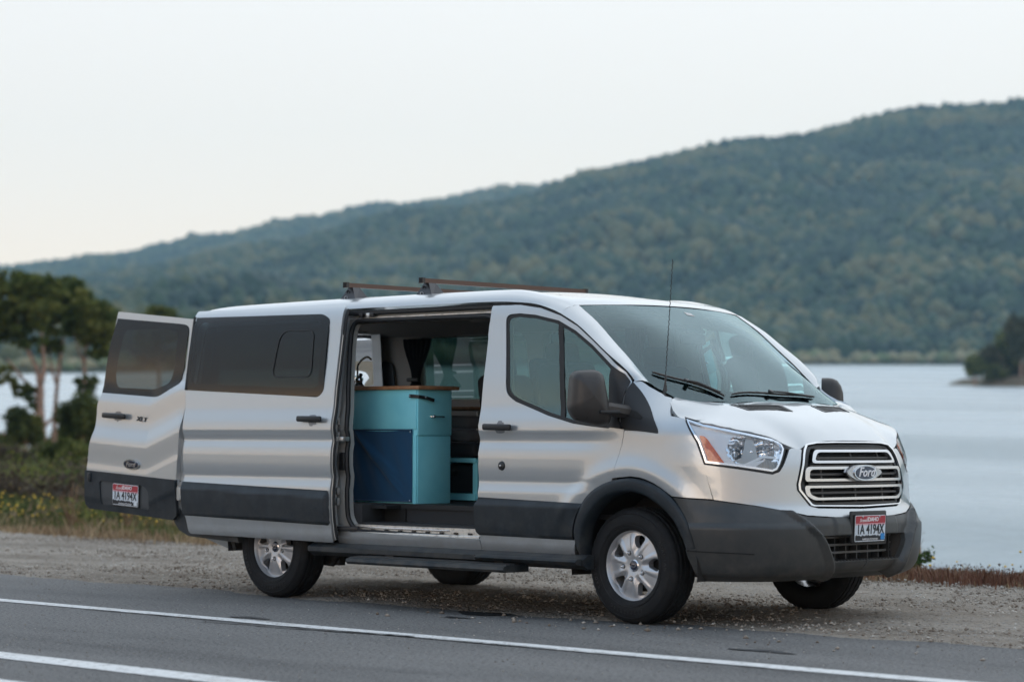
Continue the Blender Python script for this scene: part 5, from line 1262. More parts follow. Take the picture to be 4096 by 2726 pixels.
def foliage(name, c1, c2, c3, scale=.8, rough=.7, island=True, trans=.15):
    m = bpy.data.materials.new(name); m.use_nodes = True; t = m.node_tree; b = t.nodes['Principled BSDF']; b.inputs['Roughness'].default_value = rough
    b.inputs['Specular IOR Level'].default_value = .25
    tc = t.nodes.new('ShaderNodeTexCoord'); n = t.nodes.new('ShaderNodeTexNoise'); n.inputs['Scale'].default_value = scale; n.inputs['Detail'].default_value = 4
    cr = t.nodes.new('ShaderNodeValToRGB'); cr.color_ramp.elements[0].position = .38; cr.color_ramp.elements[0].color = (*c1, 1); cr.color_ramp.elements[1].position = .66; cr.color_ramp.elements[1].color = (*c3, 1)
    e = cr.color_ramp.elements.new(.52); e.color = (*c2, 1)
    t.links.new(tc.outputs['Object'], n.inputs['Vector'])
    if island:
        g = t.nodes.new('ShaderNodeNewGeometry'); ad = t.nodes.new('ShaderNodeMath'); ad.operation = 'MULTIPLY_ADD'; ad.inputs[1].default_value = .26; ad.inputs[2].default_value = -.13
        a2 = t.nodes.new('ShaderNodeMath'); a2.operation = 'ADD'; t.links.new(g.outputs['Random Per Island'], ad.inputs[0]); t.links.new(ad.outputs[0], a2.inputs[0]); t.links.new(n.outputs[0], a2.inputs[1]); t.links.new(a2.outputs[0], cr.inputs[0])
    else: t.links.new(n.outputs[0], cr.inputs[0])
    t.links.new(cr.outputs[0], b.inputs['Base Color'])
    if trans > .2:
        tb_ = t.nodes.new('ShaderNodeBsdfTranslucent'); t.links.new(cr.outputs[0], tb_.inputs[0]); mx = t.nodes.new('ShaderNodeMixShader'); mx.inputs[0].default_value = trans
        t.links.new(b.outputs[0], mx.inputs[1]); t.links.new(tb_.outputs[0], mx.inputs[2]); t.links.new(mx.outputs[0], t.nodes['Material Output'].inputs[0])
    return m
M['forest'] = foliage('forest_canopy', (.008, .021, .010), (.026, .050, .016), (.11, .10, .036), .016)
M['reeds'] = foliage('reed_bed', (.16, .15, .07), (.26, .22, .12), (.10, .13, .045), .02)
M['pine'] = foliage('pine_needles', (.06, .085, .022), (.13, .155, .038), (.25, .24, .065), .6, trans=.45)
M['shrub'] = foliage('shrub_leaves', (.045, .060, .016), (.105, .130, .034), (.21, .21, .055), .9, trans=.4)
M['shrub_y'] = foliage('yellow_green_leaves', (.05, .09, .02), (.09, .14, .03), (.16, .20, .05), 6)
M['bark'] = mat('bark', (.34, .21, .15), .9, noise=(4, (.17, .115, .085), .45, .65), bump=(14, .8, .03))
M['drygrass'] = foliage('dry_grass', (.19, .125, .07), (.34, .24, .14), (.46, .35, .21), .6)
M['redgrass'] = foliage('rusty_dry_grass', (.13, .055, .034), (.20, .095, .055), (.28, .17, .10), .8)
M['weed'] = foliage('green_weeds', (.05, .065, .018), (.10, .11, .03), (.20, .17, .06), .9)
M['islet_leaf'] = foliage('islet_tree_leaves', (.030, .035, .016), (.065, .062, .028), (.11, .09, .045), .2)
M['heath'] = foliage('brown_heath', (.060, .036, .025), (.11, .065, .045), (.15, .10, .06), 1.2)
M['brush'] = foliage('brown_brush', (.055, .042, .030), (.11, .08, .055), (.19, .17, .07), .5, trans=.3)
M['petal'] = mat('yellow_petals', (.75, .48, .04), .6)
M['stone'] = foliage('stones', (.17, .135, .105), (.31, .265, .22), (.50, .46, .41), 3, .85)
# ---- water
wm = bpy.data.materials.new('lake_water'); wm.use_nodes = True; t = wm.node_tree; b = t.nodes['Principled BSDF']
b.inputs['Base Color'].default_value = (.56, .62, .63, 1); b.inputs['Roughness'].default_value = .20; b.inputs['IOR'].default_value = 1.33; b.inputs['Specular IOR Level'].default_value = .9
tc = t.nodes.new('ShaderNodeTexCoord'); n = t.nodes.new('ShaderNodeTexNoise'); n.inputs['Scale'].default_value = .6; n.inputs['Detail'].default_value = 8
n.inputs['Roughness'].default_value = .62
bp = t.nodes.new('ShaderNodeBump'); bp.inputs['Strength'].default_value = 1; bp.inputs['Distance'].default_value = 1.0
t.links.new(tc.outputs['Object'], n.inputs['Vector']); t.links.new(n.outputs[0], bp.inputs['Height']); t.links.new(bp.outputs[0], b.inputs['Normal']); M['water'] = wm
n3 = t.nodes.new('ShaderNodeTexNoise'); n3.inputs['Scale'].default_value = .02; n3.inputs['Detail'].default_value = 4
mp3 = t.nodes.new('ShaderNodeMapping'); mp3.inputs['Rotation'].default_value = (0, 0, -.77); mp3.inputs['Scale'].default_value = (.5, 2.2, 1)
r3 = t.nodes.new('ShaderNodeMapRange'); r3.inputs[1].default_value = .35; r3.inputs[2].default_value = .65; r3.inputs[3].default_value = .17; r3.inputs[4].default_value = .33
t.links.new(tc.outputs['Object'], mp3.inputs[0]); t.links.new(mp3.outputs[0], n3.inputs['Vector']); t.links.new(n3.outputs[0], r3.inputs[0]); t.links.new(r3.outputs[0], b.inputs['Roughness'])
V = []; 
for l, d in [(-3500, 20), (3500, 20), (3500, 2300), (-3500, 2300)]:
    x, y = XY(l, d); V.append((float(x), float(y), lake_z(d)))
struct(pyd('lake', V, [(0, 1, 2, 3)], M['water'], None, False))
# ---- ground sheet
xs = np.r_[-3000, -1500, -800, -400, np.arange(-260, -30, 4), np.arange(-30, 14, .8), np.arange(14, 60, 6), 100, 300, 800, 1600, 3000]
ys = np.r_[-3000, -1500, -800, -300, -100, -40, -20, -8, -2, np.arange(2, 20, .6), np.arange(20, 200, 4), 300]
o = grid('ground', xs, ys, lambda X, Y: np.where(Y > 2.1, land_z(X, Y), -.03), M['earth'])
# ---- road, lines, gravel shoulder
rng = np.random.default_rng(3)
def strip(name, x0, x1, ya, yb, z, m, n=400, wa=.0, wb=.0, kind='structure', seed=1):
    r = np.random.default_rng(seed); xs_ = np.linspace(x0, x1, n)
    def wob(a): 
        k = np.convolve(r.normal(size=n+8), np.ones(9)/3, 'valid')[:n]; return k*a
    A = ya+wob(wa); Bv = yb+wob(wb); V = [(x, a, z) for x, a in zip(xs_, A)]+[(x, b_, z) for x, b_ in zip(xs_, Bv)]
    return struct(pyd(name, V, [(i, i+1, n+i+1, n+i) for i in range(n-1)], m, None, False), kind)
strip('road', -400, 400, -14, -.62, 0, M['asphalt'], 2)
strip('road_line_upper', -120, 60, -2.585, -2.43, .004, M['line'], 900, .004, .004, seed=2)
strip('road_line_middle', -120, 60, -4.97, -4.76, .004, M['line'], 900, .004, .004, seed=3)
strip('road_line_lower', -120, 60, -5.80, -5.56, .004, M['line'], 900, .004, .004, seed=4)
# gravel with real relief
gx = np.r_[-120, -80, -55, np.arange(-40, -14, .5), np.arange(-14, 6, .055), np.arange(6, 30, 1.5), 60, 120]
gy = np.r_[np.arange(-.95, 1.2, .05), np.arange(1.2, 4.15, .09)]
from mathutils import noise as mn
def gz(X, Y):
    n = X.shape; r = RNG.normal(size=n)*.0045
    e = -.86+.10*np.sin(X*.9)+.06*np.sin(X*2.7+1)+.035*np.sin(X*7.1)+RNG.normal(size=n)*.012
    h = -.012+.022*sst(-.06, .10, Y-e)+r*sst(-.02, .15, Y-e)+.010*np.sin(X*1.3)*np.sin(Y*2.1)*sst(.2, .6, Y-e)
    return np.where(Y > 3.98+.12*np.sin(X*1.1), h-.05, h)
grid('gravel_shoulder', gx, gy, gz, M['gravel'])
# stones lying on it
def rocks(name, n, xr, yr, smin, smax, m, zf=lambda x, y: 0*x+.004, seed=5, power=2.5):
    r = np.random.default_rng(seed)
    ico = np.array([(0, 0, 1), (.9, 0, .1), (.28, .85, -.1), (-.72, .52, .12), (-.72, -.52, -.1), (.28, -.85, .1), (0, 0, -.6)])
    fc = np.array([(0, 1, 2), (0, 2, 3), (0, 3, 4), (0, 4, 5), (0, 5, 1), (6, 2, 1), (6, 3, 2), (6, 4, 3), (6, 5, 4), (6, 1, 5)])
    x = r.uniform(*xr, n); y = r.uniform(*yr, n); s = smin+(smax-smin)*r.random(n)**power
    th = r.uniform(0, 6.28, n); J = ico[None]*(1+r.normal(size=(n, 7, 3))*.22); J = J*s[:, None, None]*np.stack([np.ones(n), r.uniform(.6, 1, n), r.uniform(.35, .8, n)], -1)[:, None]
    c, sn = np.cos(th)[:, None], np.sin(th)[:, None]
    V = np.stack([J[..., 0]*c-J[..., 1]*sn+x[:, None], J[..., 0]*sn+J[..., 1]*c+y[:, None], J[..., 2]+zf(x, y)[:, None]+s[:, None]*.12], -1).reshape(-1, 3)
    F = (fc[None]+(np.arange(n)*7)[:, None, None]).reshape(-1, 3)
    return struct(fastmesh(name, V, F, m, False), 'stuff')
rocks('gravel_stones', 46000, (-13, 4.5), (-.78, 3.95), .004, .019, M['stone'], lambda x, y: 0*x+.010, 5, 3)
rocks('far_gravel_stones', 9000, (-34, -13), (-.78, 3.95), .012, .04, M['stone'], lambda x, y: 0*x+.010, 6, 2)
rocks('road_grit', 5000, (-9, 4.5), (-6.5, -.8), .002, .007, M['stone'], lambda x, y: 0*x+.001, 7, 2.5)
rocks('loose_stones', 70, (-2, 3.5), (-1.6, -.7), .010, .026, M['stone'], lambda x, y: 0*x+.002, 8, 2)
def blob(name, cx_, cy_, rx, ry, z, m, seed):
    r = random.Random(seed); n = 26; P = []
    for k in range(n):
        a = 2*math.pi*k/n; q = 1+.35*math.sin(a*3+seed)+r.uniform(-.12, .12); P.append((cx_+rx*q*math.cos(a), cy_+ry*q*math.sin(a), z))
    return struct(pyd(name, P, [tuple(range(n))], m, None, False))
for k, (u, v, rx, ry) in enumerate([(1945, 2452, .23, .09), (1830, 2467, .10, .035), (1010, 2470, .14, .05), (3060, 2595, .20, .05)]):
    zz = CP.z; dd = CP.z/((v-1749)/FPX); p = at(u, v, dd); blob('road_stain', p.x, p.y, rx, ry, .0045, M['wet'], k)
r_ = random.Random(5)
def crack(P0, P1, w_, seed, m='crack', name='road_crack'):
    r = random.Random(seed); n = 40; V = []; off = 0
    for k in range(n+1):
        t_ = k/n; off += r.uniform(-.012, .012); x = P0[0]+(P1[0]-P0[0])*t_; y = P0[1]+(P1[1]-P0[1])*t_+off; ww = w_*r.uniform(.3, 1)
        V += [(x, y-ww, .0085), (x, y+ww, .0085)]
    struct(pyd(name, V, [(2*k, 2*k+2, 2*k+3, 2*k+1) for k in range(n)], M[m], None, False))
crack((-3.2, -2.62), (.9, -2.60), .012, 1); crack((-1.9, -2.72), (-.2, -2.66), .02, 2); crack((1.2, -4.0), (2.6, -3.2), .004, 3); crack((-2.6, -2.45), (-1.3, -2.56), .004, 4); crack((-5.5, -3.6), (-3.8, -3.2), .006, 6); crack((-1.5, -4.2), (1.8, -3.9), .005, 7); crack((-3.0, -1.5), (-1.0, -1.25), .005, 8); crack((1.0, -1.6), (3.2, -1.9), .006, 9); crack((0.2, -2.60), (2.8, -2.62), .008, 5)
# ---- grass, weeds, flowers
def blades(name, n, xr, yr, h, w_, m, zf, seed, lean=.35, clump=.0, dens_f=None):
    r = np.random.default_rng(seed); x = r.uniform(*xr, n); y = r.uniform(*yr, n)
    if clump: 
        k = max(8, n//60); cxs = r.uniform(*xr, k); cys = r.uniform(*yr, k); i = r.integers(0, k, n); x = cxs[i]+r.normal(size=n)*clump; y = cys[i]+r.normal(size=n)*clump*.6
    hh = h*(.35+.65*r.random(n)**1.3); a = r.uniform(0, 6.28, n); dx, dy = np.cos(a), np.sin(a); ln = r.normal(size=n)*lean*hh; b_ = r.uniform(0, 6.28, n)
    z = zf(x, y); w2 = w_*r.uniform(.5, 1.2, n)
    p0 = np.stack([x-dx*w2, y-dy*w2, z-.02], -1); p1 = np.stack([x+dx*w2, y+dy*w2, z-.02], -1)
    mx_, my = x+np.cos(b_)*ln*.35, y+np.sin(b_)*ln*.35
    p2 = np.stack([mx_+dx*w2*.7, my+dy*w2*.7, z+hh*.6], -1); p3 = np.stack([mx_-dx*w2*.7, my-dy*w2*.7, z+hh*.6], -1)
    p4 = np.stack([x+np.cos(b_)*ln, y+np.sin(b_)*ln, z+hh], -1)
    V = np.stack([p0, p1, p2, p3, p4], 1).reshape(-1, 3); I = np.arange(n)*5
    F = np.concatenate([np.stack([I, I+1, I+2], -1), np.stack([I, I+2, I+3], -1), np.stack([I+3, I+2, I+4], -1)])
    return struct(fastmesh(name, V, F, m, False), 'stuff')
blades('dry_grass', 26000, (-34, -6), (3.75, 6.6), .15, .008, M['drygrass'], land_z, 21, clump=.22)
blades('tall_dry_grass', 5000, (-34, -6), (5.0, 9), .28, .010, M['drygrass'], land_z, 22, clump=.3)
blades('green_weeds', 30000, (-38, -7), (5.0, 10), .20, .016, M['weed'], land_z, 23, clump=.5)
blades('rusty_grass', 50000, (-8, 4), (3.85, 7.0), .15, .007, M['redgrass'], land_z, 24, clump=.3)
blades('dry_grass_edge', 9000, (-34, 4), (3.6, 4.3), .09, .006, M['drygrass'], land_z, 25, clump=.2)
pass
def flowers(name, n, xr, yr, hr, seed, zf=land_z):
    r = np.random.default_rng(seed); k = 26; cxs = r.uniform(*xr, k); cys = r.uniform(*yr, k); i = r.integers(0, k, n)
    x = cxs[i]+r.normal(size=n)*.3; y = cys[i]+r.normal(size=n)*.2; z = zf(x, y)+r.uniform(*hr, n); s = r.uniform(.012, .026, n)
    O = np.array([(1, 0, 0), (0, 1, 0), (-1, 0, 0), (0, -1, 0), (0, 0, .6), (0, 0, -.6)]); f = np.array([(0, 1, 4), (1, 2, 4), (2, 3, 4), (3, 0, 4), (1, 0, 5), (2, 1, 5), (3, 2, 5), (0, 3, 5)])
    V = (O[None]*s[:, None, None]+np.stack([x, y, z], -1)[:, None]).reshape(-1, 3); F = (f[None]+(np.arange(n)*6)[:, None, None]).reshape(-1, 3)
    return struct(fastmesh(name, V, F, M['petal'], False), 'stuff')
flowers('yellow_flowers', 520, (-32, -8), (4.8, 8), (.15, .55), 31)
flowers('yellow_flowers_right', 40, (-5.5, -1.5), (5.2, 6.6), (.10, .32), 32)

# ---- trees and shrubs
def leafmass(clumps, n, size, seed, flat=.75, thin=1.0):
    """clumps: (centre, radii); leaves scattered mostly near each clump's shell"""
    r = np.random.default_rng(seed); C_ = np.array([c[0] for c in clumps], float); R_ = np.array([c[1] for c in clumps], float)
    vol = R_.prod(1)**.67; i = r.choice(len(clumps), n, p=vol/vol.sum())
    dv = r.normal(size=(n, 3)); dv /= np.linalg.norm(dv, axis=1)[:, None]; rad = (r.random(n)**.45)[:, None]
    # lumpy radius so that the outline breaks up
    lump = 1+.22*np.sin(dv[:, :1]*7+i[:, None])+.16*np.sin(dv[:, 1:2]*9+i[:, None]*2)
    P = C_[i]+dv*R_[i]*rad*lump
    a = r.normal(size=(n, 3)); a /= np.linalg.norm(a, axis=1)[:, None]; b_ = np.cross(a, r.normal(size=(n, 3))); b_ /= np.linalg.norm(b_, axis=1)[:, None]
    s = (size*r.uniform(.5, 1.3, n))[:, None]
    V = np.stack([P-a*s, P+b_*s*.55*thin, P+a*s, P-b_*s*.55*thin], 1).reshape(-1, 3); F = np.arange(4*n).reshape(n, 4)
    return V, F
def tree(name, label, cat, base, limbs, clumps, n, size, leafm, seed, group=None, barkm='bark', trunkname='trunk'):
    t = thing(name, label, cat, tuple(base), group=group); b0 = Vector(base)
    if limbs:
        b = B()
        for pts, r0, r1 in limbs:
            P = catmull([tuple(Vector(p)-b0) for p in pts], 4); k = len(P); b.tube(P, [r0+(r1-r0)*i/(k-1) for i in range(k)], 7)
        b.out(trunkname, M[barkm], t)
    V, F = leafmass([((c[0]-b0.x, c[1]-b0.y, c[2]-b0.z), r) for c, r in clumps], n, size, seed)
    o = fastmesh('crown', V, F, M[leafm], False); o.parent = t
    return t
def pc(u, v, d, ru, rv, dd=0):
    """clump from photo px at distance d (+dd in depth)"""
    k = d/FPX; return (tuple(at(u, v, d+dd)), (ru*k, ru*k, rv*k))
rr = random.Random(12)
def scatter_clumps(L, d, k=3, rs=(.45, .75), sp=.5):
    out = []
    for u, v, ru, rv in L:
        for j in range(k):
            out.append(pc(u+rr.uniform(-sp, sp)*ru, v+rr.uniform(-sp, sp)*rv, d, ru*rr.uniform(*rs), rv*rr.uniform(rs[0]*.8, rs[1]*.8), rr.uniform(-1, 1)*ru*d/FPX*.9))
    return out
D = 90
A = lambda u, v, dd=0: tuple(at(u, v, D+dd))
tree('pine_tree', 'pine with the thick pale trunk and a spreading dark crown, left edge', 'pine tree', A(178, 1862),
     [([A(178, 1862), A(172, 1760), A(163, 1640), A(165, 1560)], .23, .16), ([A(165, 1570), A(150, 1480), A(110, 1400), A(70, 1290)], .11, .04), ([A(165, 1570), A(180, 1470), A(172, 1380), A(160, 1260)], .11, .04),
      ([A(174, 1790), A(100, 1765), A(40, 1745), A(-30, 1738)], .06, .02), ([A(176, 1720), A(215, 1680), A(255, 1655), A(300, 1645)], .08, .03), ([A(120, 1560, 1), A(80, 1500), A(30, 1440)], .06, .03), ([A(165, 1600), A(120, 1540), A(70, 1510)], .05, .02)],
     scatter_clumps([(60, 1180, 110, 80), (150, 1175, 110, 80), (20, 1260, 110, 80), (100, 1270, 100, 70), (120, 1350, 70, 45), (-60, 1230, 90, 80), (20, 1345, 60, 35), (-40, 1330, 60, 45), (20, 1510, 45, 40), (105, 1600, 50, 60), (-20, 1120, 60, 30)], D, 30, (.14, .34), .95), 15000, .12, 'pine', 41, 'pines at the lake edge')
tree('pine_tree', 'pine with a slim dark trunk just right of the thick pale trunk', 'pine tree', A(226, 1850, 4),
     [([A(226, 1850, 4), A(224, 1700, 4), A(232, 1560, 4), A(250, 1400, 4), A(262, 1290, 4)], .11, .05), ([A(234, 1560, 4), A(205, 1450, 4), A(200, 1340, 4)], .06, .03), ([A(226, 1760, 4), A(265, 1800, 4), A(280, 1840, 4)], .05, .02)],
     scatter_clumps([(220, 1190, 110, 80), (280, 1220, 100, 80), (240, 1300, 90, 60), (210, 1390, 50, 30), (330, 1260, 60, 50)], D+4, 24, (.22, .42), .85), 10000, .12, 'pine', 42, 'pines at the lake edge')
tree('pine_tree', 'pine on the right of the group, its crown reaching the open rear door', 'pine tree', A(352, 1780, 2),
     [([A(352, 1780, 2), A(345, 1640, 2), A(342, 1480, 2), A(348, 1350, 2), A(360, 1260, 2)], .09, .04), ([A(344, 1480, 2), A(310, 1380, 2), A(290, 1310, 2)], .05, .02), ([A(345, 1400, 2), A(390, 1340, 2)], .05, .02)],
     scatter_clumps([(340, 1225, 90, 75), (400, 1290, 80, 65), (330, 1300, 80, 60), (370, 1350, 60, 35), (300, 1320, 55, 30), (400, 1400, 45, 40), (350, 1545, 45, 35), (430, 1330, 40, 50)], D+2, 24, (.22, .42), .85), 10000, .12, 'pine', 43, 'pines at the lake edge')
tree('pine_tree', 'far pine whose crown top shows between the rear door and the sliding door', 'pine tree', tuple(at(640, 1850, 110)),
     [([tuple(at(640, 1850, 110)), tuple(at(640, 1500, 110)), tuple(at(640, 1280, 110))], .12, .04)],
     scatter_clumps([(640, 1270, 60, 40), (620, 1330, 70, 50), (680, 1320, 60, 50), (640, 1420, 80, 60)], 110, 24, (.22, .42), .85), 7000, .14, 'pine', 44, 'pines at the lake edge')
shr = [
 ('large olive green shrub left of the plate on the open rear door', 275, 1860, 125, 120, 55, 14000, 'shrub'),
 ('low dark round shrub at the left edge of the picture', 90, 1975, 120, 90, 46, 12000, 'shrub'),
 ('tall dark shrub standing against the lake beside the rear door glass', 330, 1690, 95, 150, 75, 11000, 'shrub'),
 ('dark shrub below the pale pine trunk', 110, 1730, 70, 110, 85, 7000, 'shrub'),
 ('shrub behind the lower edge of the open rear door', 470, 1960, 130, 110, 52, 11000, 'shrub'),
 ('shrub seen in the gap between the rear door and the sliding door', 730, 1880, 110, 190, 60, 11000, 'shrub'),
 ('brownish bush behind the left hand weeds', 30, 1850, 110, 80, 62, 8000, 'brush'),
 ('brown scrubby bush under the pale pine trunk', 190, 1960, 90, 70, 66, 7000, 'brush'),
 ('small shrub at the waterline beneath the pine crowns', 20, 1790, 90, 60, 100, 4500, 'shrub'),
 ('distant shrub at the water under the slim pine', 260, 1760, 80, 50, 105, 4500, 'shrub'),
]
for k, (lb, u, v, ru, rv, d, n, mm) in enumerate(shr):
    base = at(u, v+rv*.9, d)
    st_ = [([tuple(base), tuple(at(u+rr.uniform(-.5, .5)*ru, v, d)), tuple(at(u+rr.uniform(-.8, .8)*ru, v-rv*.6, d))], .05, .015) for _ in range(4)]
    tree('shrub', lb, 'shrub', tuple(base), st_, scatter_clumps([(u, v, ru, rv), (u-ru*.4, v+rv*.25, ru*.8, rv*.8), (u+ru*.4, v+rv*.25, ru*.8, rv*.8), (u, v-rv*.3, ru*.6, rv*.6)], d, 4), n, .0013*d*.8, mm, 60+k, 'shrubs on the lake bank', trunkname='stems')
def ground_at(u, d):
    p = at(u, 1749, d); p.z = float(land_z(np.array([p.x]), np.array([p.y]))[0]); return tuple(p)
# small green bush right of the bumper, dry stalks
def smallbush(name, label, cat, base, h, w_, n, leafm, seed, leaf=.02, stems=14, stemm='bark', leaves=True):
    r = random.Random(seed); t = thing(name, label, cat, tuple(base)); b = B(); L = []
    for k in range(stems):
        a = r.uniform(0, 6.28); q = r.uniform(.2, 1); tip = (w_*q*math.cos(a), w_*q*math.sin(a), h*r.uniform(.6, 1)*(1.1-.4*q))
        P = [(0, 0, 0), (tip[0]*.4, tip[1]*.4, tip[2]*.55), tip]; b.tube(catmull(P, 3), [.005]*3+[.003]*4, 4)
        if leaves:
            for j in range(n//stems):
                s = r.uniform(.25, 1); L.append(((tip[0]*s+r.gauss(0, .025), tip[1]*s+r.gauss(0, .025), tip[2]*s**.8+r.gauss(0, .02))))
        else:
            for j in range(3):
                s = r.uniform(.4, .9); c = Vector(tip)*s; b.tube([tuple(c), tuple(c+Vector((r.uniform(-.1, .1), r.uniform(-.1, .1), r.uniform(.04, .16))))], .0022, 4)
    b.out('stems', M[stemm], t)
    if leaves:
        R = np.random.default_rng(seed); P = np.array(L); m_ = len(P); a = R.normal(size=(m_, 3)); a /= np.linalg.norm(a, axis=1)[:, None]; c = np.cross(a, R.normal(size=(m_, 3))); c /= np.linalg.norm(c, axis=1)[:, None]
        s = leaf*R.uniform(.6, 1.3, m_)[:, None]; V = np.stack([P-a*s, P+c*s*.5, P+a*s, P-c*s*.5], 1).reshape(-1, 3); o = fastmesh('leaves', V, np.arange(4*m_).reshape(m_, 4), M[leafm], False); o.parent = t
    return t
smallbush('green_bush', 'small bright green bush behind the right end of the front bumper', 'bush', (-3.0, 6.1, -.16), .42, .34, 1900, 'shrub_y', 5, .022)
smallbush('dry_weed', 'tall bare dry weed standing against the water right of the van', 'weed', ground_at(3690, 24), 0.72, .22, 0, 'redgrass', 6, stems=9, stemm='drygrass', leaves=False)
smallbush('dry_weed', 'shorter dry weed with yellow flowers further right on the bank', 'weed', ground_at(3850, 22.5), .24, .18, 300, 'weed', 7, .008, stems=12, stemm='drygrass')
smallbush('dry_weed', 'thin dry weed near the right edge of the picture', 'weed', ground_at(3985, 24), .42, .14, 0, 'redgrass', 8, stems=6, stemm='drygrass', leaves=False)
for k, (u, v, ru, rv, lb) in enumerate([(3680, 2292, 55, 18, 'low dark scrub on the bank beside the tall dry weed'), (3610, 2300, 40, 16, 'low dark scrub nearest the green bush'), (3960, 2290, 60, 20, 'low dark scrub on the bank near the right edge'), (4080, 2285, 60, 22, 'low dark scrub at the right edge of the bank')]):
    tree('low_scrub', lb, 'scrub', ground_at(u, 24.5), [], scatter_clumps([(u, v+12, ru, rv)], 24.5, 5), 3000, .012, 'shrub', 80+k, 'scrub on the right bank')
# weeds standing before the shrubs on the left
for k, (u, v, h) in enumerate([(300, 2130, .75), (530, 2140, .8), (760, 2150, .8), (850, 2145, .7)]):
    smallbush('dry_weed', ['dry brown weed at the gravel edge below the rear licence plate', 'dry brown weed beneath the right end of the open rear door', 'tall rusty weed below the gap beside the sliding door', 'rusty weed next to the rear wheel side of the sliding door'][k], 'weed', ground_at(u, 30), h, .20, 420, 'redgrass', 90+k, .012, stems=10, stemm='drygrass')

# low brush covering the bank: one mass nobody could count
def brush(name, n_cl, lr_px, dr, hr, wr, leaf, per, m, seed, zf=land_z, xyr=None):
    r = np.random.default_rng(seed); cl = []
    for k in range(n_cl):
        if xyr: x, y = r.uniform(*xyr[0]), r.uniform(*xyr[1])
        else:
            d = r.uniform(*dr); l = (r.uniform(*lr_px)-2048)/FPX*d; x, y = XY(l, d)
        h = r.uniform(*hr); w_ = r.uniform(*wr); z = float(zf(np.array([float(x)]), np.array([float(y)]))[0]); cl.append(((float(x), float(y), z+h*.35), (w_, w_, h*.65)))
    V, F = leafmass(cl, n_cl*per, leaf, seed); return struct(fastmesh(name, V, F, M[m], False), 'stuff')
brush('brown_brush', 110, (-200, 1050), (36, 95), (.25, .75), (.6, 1.5), .06, 420, 'brush', 201)
brush('olive_brush', 80, (-200, 1050), (33, 90), (.2, .7), (.5, 1.3), .05, 420, 'shrub', 202)
brush('bank_scrub', 150, None, None, (.06, .20), (.25, .6), .012, 700, 'heath', 203, xyr=((-9, 3.5), (4.3, 8.0)))
# ---- hills
NR = pchip([-16000, -6000, -2000, 0, 400, 900, 1300, 1651, 1945, 2175, 2330, 2444, 2900, 3500, 4096, 6000, 9000, 16000], [1350, 1320, 1260, 1235, 1150, 1040, 960, 898, 845, 799, 735, 700, 600, 500, 425, 300, 420, 900])
FR_ = pchip([-16000, -6000, 0, 400, 900, 1300, 1651, 1850, 2050, 2200, 2444, 3500, 9000], [1300, 1220, 1115, 1055, 970, 890, 833, 797, 781, 759, 725, 700, 900])
SH = pchip([-16000, 0, 350, 1000, 2500, 3500, 4096, 9000, 16000], [450, 500, 520, 600, 850, 930, 940, 900, 700])   # far shore distance
def hill_near(l, d):
    u = 2048+FPX*l/np.maximum(d, 50); sh = SH(u); D1 = 1900.; zr = CP.z+(1749-NR(u))/FPX*D1
    z0 = lake_z(sh)+.5; s = (d-sh)/(D1-sh); sc = np.clip(s, 0, 1); p = sc**1.25
    und = (9*np.sin(l*.011+d*.004)+7*np.sin(l*.023-d*.009+1)+4*np.sin(l*.05+d*.02))*sc*(1-sc)*3
    z = z0+(zr-z0)*p+und; z = np.where(s < 0, z0+s*(D1-sh)*.05, z); z = np.where(s > 1, zr-(d-D1)*.25, z)
    return z
def hill_far(l, d):
    u = 2048+FPX*l/d; D2 = 3000.; zr = CP.z+(1749-FR_(u))/FPX*D2; s = np.clip((d-1900)/(D2-1900), 0, 1.3)
    z = lake_z(1900)+(zr-lake_z(1900))*np.clip(s, 0, 1)**.8; return np.where(s > 1, zr-(d-D2)*.3, z)
def hillmesh(name, f, ls, ds, m):
    Lg, Dg = np.meshgrid(ls, ds); Z = f(Lg, Dg); X, Y = XY(Lg, Dg); n, k = Lg.shape; I = np.arange(n*k).reshape(n, k)
    F = np.c_[I[:-1, :-1].ravel(), I[:-1, 1:].ravel(), I[1:, 1:].ravel(), I[1:, :-1].ravel()]
    return struct(fastmesh(name, np.c_[X.ravel(), Y.ravel(), Z.ravel()], F, m))
hillmesh('hills', hill_near, np.arange(-2400, 2401, 24), np.r_[np.arange(440, 1900, 16), np.arange(1900, 2300, 50)], M['hill'])
hillmesh('far_hills', hill_far, np.arange(-3000, 3001, 50), np.arange(1900, 3400, 60), M['hill'])
